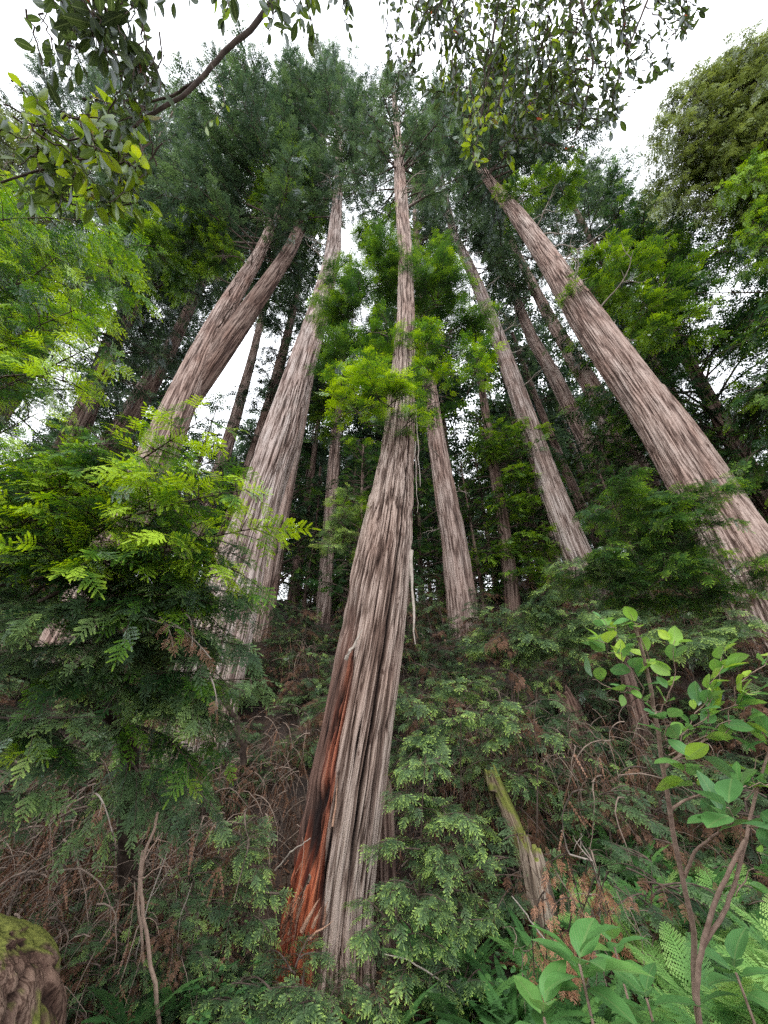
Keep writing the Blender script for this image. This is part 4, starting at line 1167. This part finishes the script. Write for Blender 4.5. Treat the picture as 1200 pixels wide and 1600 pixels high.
# sticks and thin poles at the lower left
for i, (pp, t, r, lab) in enumerate((
        ([(232, 1600), (222, 1480), (215, 1400), (222, 1330)], 3.4, .012, 'straight thin pale stick standing among the dead brush'),
        ([(250, 1600), (235, 1500), (222, 1420), (220, 1360), (245, 1270)], 3.2, .016, 'thicker forked stick crossing the thin pale one at lower left'),
        ([(200, 1610), (212, 1500), (228, 1420), (262, 1330)], 3.5, .008, 'slanting twig at lower left that leans right at its top'),
        ([(280, 1600), (276, 1500), (280, 1440), (300, 1380)], 3.6, .006, 'fine upright twig right of the forked stick'),
        ([(430, 1360), (455, 1330), (485, 1310)], 4.6, .008, 'short pale twig propped against the rotten trunk foot'),
        ([(380, 1190), (372, 1130), (350, 1090), (330, 1070)], 6.2, .05, 'bent brown root below the pale fluted redwood'),
        ([(750, 1600), (700, 1540), (640, 1500), (600, 1490)], 3.6, .008, 'thin bent twig low on the ground right of the central trunk'),
        ([(860, 1480), (830, 1440), (800, 1400)], 3.1, .007, 'pale bare twig under the dead brown boughs'))):
    P = np.array([att(u, v, t) for u, v in pp]); q = np.linspace(0, len(pp) - 1, 14)
    P = np.stack([np.interp(q, range(len(pp)), P[:, k]) for k in range(3)], 1) + rng.normal(0, r * .4, (14, 3))
    mb = MB(); mb.tube(P, r * np.linspace(1.1, .6, 14), 7, .75 if i != 5 else .3, 0)
    for k in range(3):
        if i in (1, 2, 3):
            bare_branch(mb, P[rng.integers(3, 12)], rng.normal(0, 1, 3) + [0, 0, .4], .25, r * .4, 2, 0, 1, .7)
    o = mb.build('stick' if i != 5 else 'exposed_root', [M_stem if i in (0, 1) else M_twig_pale if i != 5 else M_twig], None, tuple(float(x) for x in P[0]))
    tag(o, lab, 'stick' if i != 5 else 'root')

# dead brown bough in front of the ferns
b0 = att(900, 1560, 3.3)
base = (float(b0[0]), float(b0[1]), float(ground_h(b0[0], b0[1])))
root = thing('dead_bough', base, 'rusty brown dead redwood bough drooping in front of the ferns', 'dead branch')
mb = MB(); db = MB()
pp = np.array([base, att(930, 1480, 3.3), att(940, 1400, 3.3), att(925, 1345, 3.3), att(890, 1335, 3.2)])
db.tube(pp, [.012, .011, .009, .008, .006], 6, .5, 0)
for k in range(20):
    u0, v0 = [(925, 1350), (890, 1338), (850, 1400), (950, 1370), (905, 1400), (830, 1450), (940, 1420)][k % 7]
    u1 = u0 + rng.uniform(-60, 55); v1 = v0 + rng.uniform(20, 190)
    bough(mb, att(u0, v0, 3.25) + rng.normal(0, .04, 3), att(u1, v1, rng.uniform(2.9, 3.4)), .15, .10, NEAR, rng.uniform(-.1, .2), .10, .09, .5, 1., .1, .8, .003, .15, .8, True, 0, 1.3, .3)
mb.build('dead_foliage', [G['rust'], M_twig], root, base); [bare_branch(db, pp[2 + k % 3], rng.normal(0, .8, 3) + [-.3, 0, .2], .3, .006, 2, 0, 1, .3) for k in range(5)]; db.build('branch', [M_twig_pale], root, base)
mb = MB()
for k in range(34):
    P = att(rng.uniform(795, 990), rng.uniform(1340, 1600), rng.uniform(3.1, 3.8))
    bare_branch(mb, P, rng.normal(0, .6, 3) + [0, 0, -.7], rng.uniform(.2, .5), .005, 2, 0, 1, rng.uniform(.2, .9))
mb.build('twigs', [M_brush], root, base)

# ---- ferns
SW = [fern_frond_tpl(30, .13, 1, 60 + k, .35) for k in range(2)]
LADY = [fern_frond_tpl(20, .25, 8, 70 + k, .30) for k in range(2)]


def fern_proto(name, label, group, tpls, n, L, mat, t0, t1, up=(.5, 1.1)):
    mb = MB()
    for k in range(n):
        az = 2 * PI * (k + rng.uniform(-.3, .3)) / n; e = rng.uniform(*up)
        d = np.array([math.cos(az) * math.cos(e), math.sin(az) * math.cos(e), math.sin(e)])
        nn = unit(np.array([-math.cos(az) * math.sin(e), -math.sin(az) * math.sin(e), math.cos(e)]) + rng.normal(0, .25, 3))
        mb.inst(tpls[k % len(tpls)], [[0, 0, .02]], d, nn, L * rng.uniform(.7, 1.1), [rng.uniform(t0, t1)], 0, .2)
    o = mb.build(name, [G[mat]], None)
    return tag(o, label, 'fern', group)


F1 = [fern_proto('sword_fern', 'dark green sword fern with arching toothed fronds on the bank', 'sword ferns on the bank', SW, 14, .68, 'fern', .1, .55) for k in range(3)]
spots = [polar(u, Y) for u, Y in ((760, 5.9), (800, 6.9), (870, 7.4), (930, 7.2), (960, 6.6), (890, 6.7), (830, 7.9), (1000, 7.4), (600, 5.2), (680, 5.4), (730, 4.9), (1060, 7.6), (300, 6.2), (1110, 6.8), (760, 4.6), (1150, 7.5), (940, 8.1), (690, 6.2), (660, 5.7), (970, 5.9), (180, 5.8), (900, 5.9), (850, 5.5), (790, 5.2), (730, 5.4), (820, 4.7), (90, 5.9), (240, 6.0), (330, 6.4), (390, 5.2), (350, 4.9), (700, 7.4), (740, 7.0), (800, 8.6), (880, 9.1), (1040, 8.6), (640, 6.9), (960, 9.4))]
spread(F1, spots, .7, 1.15, 0, .1)
F2 = [fern_proto('lady_fern', 'bright light green lady fern with lacy fronds at the lower right', 'lacy lady ferns at the lower right', LADY, 12, .62, 'fern', .25, .9, (.3, 1.15)) for k in range(3)]
spots = [polar(u, Y) for u, Y in ((1010, 5.2), (1060, 4.7), (1120, 5.0), (1180, 4.6), (1000, 4.4), (1090, 4.1), (1150, 4.0), (1200, 3.8), (960, 4.9), (1050, 5.8), (1130, 5.8), (1200, 5.4), (930, 4.3), (1010, 3.8), (1080, 3.5), (1250, 4.6), (1260, 5.4), (900, 4.9), (1170, 6.3), (980, 6.1), (1240, 3.5), (870, 4.1), (950, 3.8), (1040, 4.4), (1110, 4.4), (1160, 3.6), (1030, 3.3), (1100, 3.1), (1190, 3.2), (1220, 4.2), (990, 3.4), (1130, 5.4), (1060, 5.3), (1190, 5.0), (1010, 4.8), (950, 5.4), (1100, 6.2), (1250, 6.0), (1040, 6.6), (900, 6.1), (840, 6.0), (960, 6.9), (1080, 6.9), (780, 5.6), (880, 5.4), (920, 5.7), (1020, 7.2), (1150, 6.9), (1200, 6.6))]
spread(F2, spots, .75, 1.2, 0, .1)


# ---- broad leaved things
def leafy(mb, pts, r, nleaf, size, tpl, t0, t1, end=.5, up=.3, spread_=1.0, mat_w=1, tint_w=.4, hang=0.0, tip=.0, whorl=0):
    pts = np.asarray(pts, float)
    q = np.linspace(0, len(pts) - 1, 10)
    P = np.stack([np.interp(q, range(len(pts)), pts[:, k]) for k in range(3)], 1)
    P[1:-1] += rng.normal(0, .012, (8, 3))
    mb.tube(P, r * np.linspace(1.1, .45, 10), 6, tint_w, mat_w)
    u = end + (1 - end) * (np.arange(nleaf) + rng.uniform(0, 1, nleaf)) / nleaf
    if whorl:
        u[-whorl:] = .985
    B = np.stack([np.interp(u * 9, range(10), P[:, k]) for k in range(3)], 1)
    dm = unit(P[-1] - P[-3])
    D = unit(dm * .8 + rng.normal(0, spread_, (nleaf, 3)) * [1, 1, .55] - UP * hang)
    N = unit(UP * 1.0 + rng.normal(0, .45, (nleaf, 3)) + np.array([0, -.0, up]))
    pet = size * .15
    mb.inst(tpl, B + D * pet, D, N, size * rng.uniform(.45, 1.2, nleaf), np.where(rng.random(nleaf) < .006, 1.0, rng.uniform(t0, t1, nleaf)), 0, tip)
    return P


def cluster(name, label, cat, wood, twigs, size, tpl, gmat, t0, t1, wmat, group=None, **kw):
    base = tuple(float(x) for x in wood[0][0][0])
    root = thing(name, base, label, cat, group)
    wb = MB()
    for (pts, r) in wood:
        pts = np.array(pts); q = np.linspace(0, len(pts) - 1, 24)
        P = np.stack([np.interp(q, range(len(pts)), pts[:, k]) for k in range(3)], 1)
        for _ in range(2):
            P[1:-1] = (P[:-2] + P[1:-1] + P[2:]) / 3
        P += rng.normal(0, r * .12, P.shape)
        wb.tube(P, r * np.linspace(1.1, .6, 24), 8, .35, 0)
    wb.build('branch' if 'branch' in name else 'stem', [wmat], root, base, True)
    mb = MB()
    for tw in twigs:
        leafy(mb, tw['p'], tw.get('r', .004), tw.get('n', 9), tw.get('s', size), tw.get('tpl', tpl), tw.get('t0', t0), tw.get('t1', t1), **{**kw, **tw.get('kw', {})})
    mb.build('leaves', [G[gmat], wmat], root, base)
    return root


def rand_twigs(box, t, n, src, L, nl, t0, t1, poly=None, drop=.3):
    """twigs ending inside a patch of sky, growing away from src"""
    out = []
    for k in range(n):
        for _ in range(30):
            u, v = rng.uniform(box[0], box[2]), rng.uniform(box[1], box[3])
            if poly is None or poly(u, v):
                break
        tt = rng.uniform(*t)
        e = att(u, v, tt)
        d = unit(e - src + rng.normal(0, .35 * np.linalg.norm(e - src), 3))
        a = e - d * L * rng.uniform(.6, 1.2); a[2] += drop * L * .3
        out.append(dict(p=[a, (a + e) / 2 + UP * .03, e], n=nl, t0=t0, t1=t1, r=.0045))
    return out


# branch from the top edge and the leaf mass at the upper left
tw = rand_twigs((60, -20, 262, 170), (1.9, 2.4), 34, att(150, -300, 2.2), .35, 10, .0, .5)
tw += rand_twigs((10, 190, 235, 330), (1.9, 2.3), 28, att(240, 120, 2.4), .35, 10, .1, .95)
tw += rand_twigs((0, 160, 230, 320), (1.8, 2.2), 22, att(-200, 120, 2.4), .3, 9, .5, .97)
tw += rand_twigs((60, 0, 240, 150), (1.9, 2.4), 10, att(150, -300, 2.4), .3, 9, .0, .5)
tw += rand_twigs((140, 110, 240, 230), (2.0, 2.4), 9, att(260, 60, 2.4), .3, 8, .0, .5)
tw += [dict(p=[att(330, 100, 2.4), att(352, 160, 2.3), att(320, 200, 2.2)], n=6, s=.055, t0=.6, t1=.95, r=.002)]
tw += rand_twigs((320, -20, 470, 60), (2.3, 2.8), 10, att(430, -200, 2.6), .3, 7, .1, .8)
tw += rand_twigs((440, -20, 565, 75), (2.4, 2.9), 10, att(500, -200, 2.6), .3, 7, .1, .85)
cluster('overhanging_branch', 'dark curved branch with leathery oval leaves hanging into the upper left sky', 'branch',
        [([att(520, -160, 2.7), att(430, -5, 2.6), att(395, 45, 2.55), (att(350, 78, 2.5)), att(320, 118, 2.45), att(285, 152, 2.4), att(225, 185, 2.35)], .018),
         ([att(320, 118, 2.45), att(270, 150, 2.45), att(222, 162, 2.4)], .010),
         ([att(225, 185, 2.35), att(170, 230, 2.2), att(80, 260, 2.1), att(0, 285, 2.0)], .009),
         ([att(130, -160, 2.3), att(150, 20, 2.2), att(190, 110, 2.2), att(222, 180, 2.3)], .010)],
        tw, .105, LEAF, 'broad', 0, .6, M_twig, spread_=.75, hang=.25, end=.25, tip=.1, up=-.1)


def polyR(u, v):
    return v < np.interp(u, [590, 640, 700, 760, 820, 880, 940, 990, 1030, 1100], [90, 140, 185, 235, 255, 265, 240, 180, 130, 30])


tw = rand_twigs((590, -30, 1100, 245), (2.8, 3.7), 230, att(800, -500, 3.4), .42, 13, .0, .6, polyR)
tw += rand_twigs((690, 0, 900, 190), (2.8, 3.4), 50, att(800, -500, 3.4), .4, 10, .35, .9, polyR)
tw += rand_twigs((720, 170, 840, 265), (2.6, 3.0), 16, att(800, -100, 3.4), .3, 8, .7, .97)
tw += rand_twigs((860, 120, 960, 230), (2.9, 3.4), 12, att(900, -200, 3.4), .35, 9, .2, .7)
cluster('overhanging_branch', 'dense leathery leaves silhouetted against the sky at the top right of centre', 'branch',
        [([att(800, -300, 3.5), att(790, -60, 3.3), att(770, 60, 3.2), att(750, 200, 3.0)], .014), ([att(900, -300, 3.5), att(900, -40, 3.4), att(930, 100, 3.3), att(900, 210, 3.2)], .014),
         ([att(700, -200, 3.5), att(690, -40, 3.4), att(650, 60, 3.3)], .010), ([att(1050, -200, 3.4), att(1020, -20, 3.3), att(980, 80, 3.2)], .012)],
        tw, .078, LEAF, 'broad', 0, .6, M_twig, spread_=.8, hang=.3, end=.2, tip=.1, up=-.1)

# shrub in the right foreground
t = 1.75
tw = []
def tp(*a):
    return [att(u, v, tt) for u, v, tt in a]
for (pts, n, s, t0, t1) in (
        (tp((1022, 1100, t), (985, 1040, t), (930, 1000, t - .05)), 9, .085, .25, .8),
        (tp((1015, 1060, t), (1005, 1000, t), (985, 960, t)), 8, .08, .4, .9),
        (tp((1025, 1110, t), (980, 1080, t), (925, 1062, t)), 7, .08, .1, .6),
        (tp((1030, 1120, t), (1050, 1060, t), (1055, 1000, t)), 8, .10, .5, .9),
        (tp((1035, 1160, t), (1040, 1120, t - .1), (1020, 1118, t - .2)), 5, .10, .0, .35),
        (tp((1045, 1180, t), (1090, 1110, t), (1130, 1040, t)), 10, .09, .3, .85),
        (tp((1045, 1170, t), (1110, 1120, t), (1190, 1080, t)), 11, .10, .35, .9),
        (tp((1060, 1180, t), (1130, 1130, t), (1200, 1130, t)), 10, .10, .3, .8),
        (tp((1100, 1155, t), (1110, 1080, t), (1140, 1010, t + .1)), 9, .08, .4, .9),
        (tp((1130, 1150, t), (1160, 1070, t), (1200, 1020, t + .1)), 9, .08, .3, .9),
        (tp((1165, 1250, t), (1185, 1190, t), (1210, 1150, t - .1)), 8, .11, .2, .7),
        (tp((1100, 1240, t - .1), (1080, 1215, t - .1), (1060, 1190, t - .15)), 5, .11, .5, .9),
        (tp((1140, 1240, t - .2), (1170, 1230, t - .2), (1210, 1220, t - .2)), 6, .12, .2, .6),
        (tp((1125, 1300, t - .2), (1140, 1280, t - .3), (1135, 1262, t - .35)), 7, .13, .1, .4),
        (tp((1180, 1300, t - .2), (1190, 1280, t - .3), (1205, 1280, t - .35)), 6, .12, .1, .5),
        (tp((1000, 1050, t + .2), (960, 990, t + .2), (940, 965, t + .2)), 6, .07, .3, .8),
        (tp((1150, 1400, t), (1180, 1350, t), (1210, 1330, t)), 8, .10, .2, .6)):
    tw.append(dict(p=pts, n=int(n * 1.7), s=s * 1.05, t0=t0, t1=min(1, t1 + .2), r=.0025))
g1 = att(1078, 1640, 1.8); g1 = np.array([g1[0], g1[1], float(ground_h(g1[0], g1[1])) - .1])
g2 = att(1095, 1640, 1.7); g2 = np.array([g2[0], g2[1], float(ground_h(g2[0], g2[1])) - .1])
cluster('broadleaf_shrub', 'tall broad leaved shrub with bare branching stems in the right foreground', 'shrub',
        [([g1, att(1080, 1600, 1.8), att(1085, 1500, 1.8), att(1085, 1440, t), att(1062, 1360, t), (att(1045, 1265, t)), att(1035, 1190, t), att(1022, 1110, t), att(1012, 1040, t), att(990, 975, t)], .012),
         ([g2, att(1085, 1600, 1.65), att(1092, 1500, 1.65), att(1112, 1420, 1.65), att(1145, 1350, 1.65), att(1165, 1310, 1.65)], .011),
         ([att(1098, 1480, 1.65), att(1135, 1420, 1.65), att(1160, 1340, 1.65), att(1180, 1240, 1.7), att(1210, 1150, 1.7)], .008),
         ([att(1070, 1370, t), att(1085, 1330, 1.7), att(1125, 1298, 1.55)], .007),
         ([att(1036, 1200, t), att(1065, 1178, t), att(1108, 1152, t)], .007),
         ([att(1045, 1268, t), att(1070, 1250, t), att(1105, 1238, 1.65)], .006)],
        tw, .1, LEAF_WIDE, 'shrub', .2, .8, M_stem, spread_=.6, end=.15, up=.25)

# low plants with big leaves at the bottom
for (u, v, tt, n, s, t0, t1, lab) in (
        (905, 1505, 1.55, 11, .22, .35, .62, 'big leaved herb with a whorl of pale green leaves at the bottom, right of centre'),
        (850, 1590, 1.45, 9, .20, .3, .55, 'large oval leaves lowest in the picture, below the pale green whorl'),
        (1010, 1560, 1.7, 10, .19, .25, .5, 'big leaved herb between the pale green whorl and the shrub stems'),
        (960, 1480, 2.1, 8, .17, .3, .6, 'smaller broad leaved herb just behind the pale green whorl'),
        (1150, 1520, 1.7, 9, .17, .15, .5, 'broad leaved herb at the lower right corner behind the shrub stems')):
    c = att(u, v, tt); g = np.array([c[0] + .03, c[1] + .05, float(ground_h(c[0], c[1]))])
    mb = MB(); base = tuple(float(x) for x in g)
    mb.tube(np.array([g, (g + c) / 2 + [.02, 0, 0], c]), [.009, .007, .005], 6, .5, 1)
    k = np.arange(n); az = k * 2.4 + rng.uniform(0, .5, n); e = np.linspace(-.15, .75, n)
    D = np.stack([np.cos(az) * np.cos(e), np.sin(az) * np.cos(e), np.sin(e)], 1)
    N = np.stack([-np.cos(az) * np.sin(e), -np.sin(az) * np.sin(e), np.cos(e)], 1) + rng.normal(0, .15, (n, 3))
    mb.inst(LEAF_BIG, c + D * .02 + np.outer(np.linspace(-.08, .02, n), UP), D, N, s * rng.uniform(.75, 1.1, n), rng.uniform(t0, t1, n), 0, .1)
    r_ = mb.build('broadleaf_herb', [G['shrub'], M_stem], None, base)
    tag(r_, lab, 'plant')

# small leaved ground plants as cover (stuff)
mb = MB()
nx = 5200
X = rng.uniform(-1, 1, nx); Yg = rng.uniform(2.2, 9.0, nx)
X = X * Yg * 1.1
keep = (vn(X * .8, Yg * .8, 0 * X, 55) > np.where(X > 0, .38, .62))
X, Yg = X[keep], Yg[keep]; n = len(X)
Z = ground_h(X, Yg) + rng.uniform(.02, .35, n)
for q in range(4):
    az = rng.uniform(0, 2 * PI, n); e = rng.uniform(-.2, .5, n)
    D = np.stack([np.cos(az) * np.cos(e), np.sin(az) * np.cos(e), np.sin(e)], 1)
    mb.inst(LEAF_WIDE, np.stack([X, Yg, Z], 1), D, unit(UP + rng.normal(0, .3, (n, 3))), rng.uniform(.03, .08, n), rng.uniform(.05, .6, n))
tag(mb.build('ground_cover', [G['shrub']], None), 'small green leaves covering the bank between ferns', 'ground cover', kind='stuff')
mb = MB()
nx = 30000
X = rng.uniform(-1, 1, nx); Yg = 1.5 + 18 * rng.random(nx) ** 1.5; X = X * Yg * 1.2
Z = ground_h(X, Yg) + rng.uniform(.0, .06, nx)
mb.inst(dict(v=np.array([[-.15, 0, 0], [.15, 0, .02], [.1, 1, .05], [-.1, 1, 0]], float), f=np.array([[0, 1, 2, 3]]), t=np.zeros(4)),
        np.stack([X, Yg, Z], 1), rng.normal(0, 1, (nx, 3)) * [1, 1, .25], unit(UP + rng.normal(0, .4, (nx, 3))), rng.uniform(.04, .14, nx), rng.uniform(0, .8, nx))
tag(mb.build('leaf_litter', [G['dead']], None), 'fallen brown redwood needles and sprays on the ground', 'leaf litter', kind='stuff')

# ------------------------------------------------------------------ daylight: bright overcast sky and a soft sun
w = bpy.data.worlds.new('World'); SC.world = w; w.use_nodes = True
nt = w.node_tree; nt.nodes.clear(); L_ = nt.links.new
sky = nd(nt, 'ShaderNodeTexSky'); sky.sky_type = 'NISHITA'; sky.sun_disc = False
SUN_EL, SUN_ROT = math.radians(58), math.radians(200)
sky.sun_elevation = SUN_EL; sky.sun_rotation = SUN_ROT
hs = nd(nt, 'ShaderNodeHueSaturation'); hs.inputs['Saturation'].default_value = .35; L_(sky.outputs[0], hs.inputs['Color'])
tc = nd(nt, 'ShaderNodeTexCoord'); no = nd(nt, 'ShaderNodeTexNoise'); no.inputs['Scale'].default_value = 2.5; no.inputs['Detail'].default_value = 5
L_(tc.outputs['Generated'], no.inputs['Vector'])
cr = ramp(nt, [(.3, (.35, .35, .35)), (.55, (1, 1, 1))], no.outputs['Fac'])
mx = nd(nt, 'ShaderNodeMix', data_type='RGBA'); L_(cr.outputs[0], mx.inputs[0]); L_(hs.outputs[0], mx.inputs[6]); mx.inputs[7].default_value = (22.0, 22.6, 24.0, 1)
bg = nd(nt, 'ShaderNodeBackground'); bg.inputs[1].default_value = 0.142; L_(mx.outputs[2], bg.inputs[0])
o = nd(nt, 'ShaderNodeOutputWorld'); L_(bg.outputs[0], o.inputs[0])
sd = bpy.data.lights.new('sun', 'SUN'); sd.energy = 1.5; sd.angle = math.radians(14); sd.color = (1, .96, .88)
so = bpy.data.objects.new('sun', sd); COL.objects.link(so)
sv = Vector((math.cos(SUN_EL) * math.sin(SUN_ROT), math.cos(SUN_EL) * math.cos(SUN_ROT), math.sin(SUN_EL)))
so.rotation_euler = sv.to_track_quat('Z', 'Y').to_euler()
so.location = (0, -5, 60)

SC.view_settings.view_transform = 'Standard'
SC.view_settings.look = 'None'
SC.view_settings.exposure = 0
SC.cycles.use_denoising = False
SC.cycles.max_bounces = 5
SC.cycles.diffuse_bounces = 3
SC.cycles.glossy_bounces = 2
SC.cycles.transmission_bounces = 3
SC.cycles.sample_clamp_indirect = 6
print('faces', sum(len(m.polygons) for m in bpy.data.meshes))
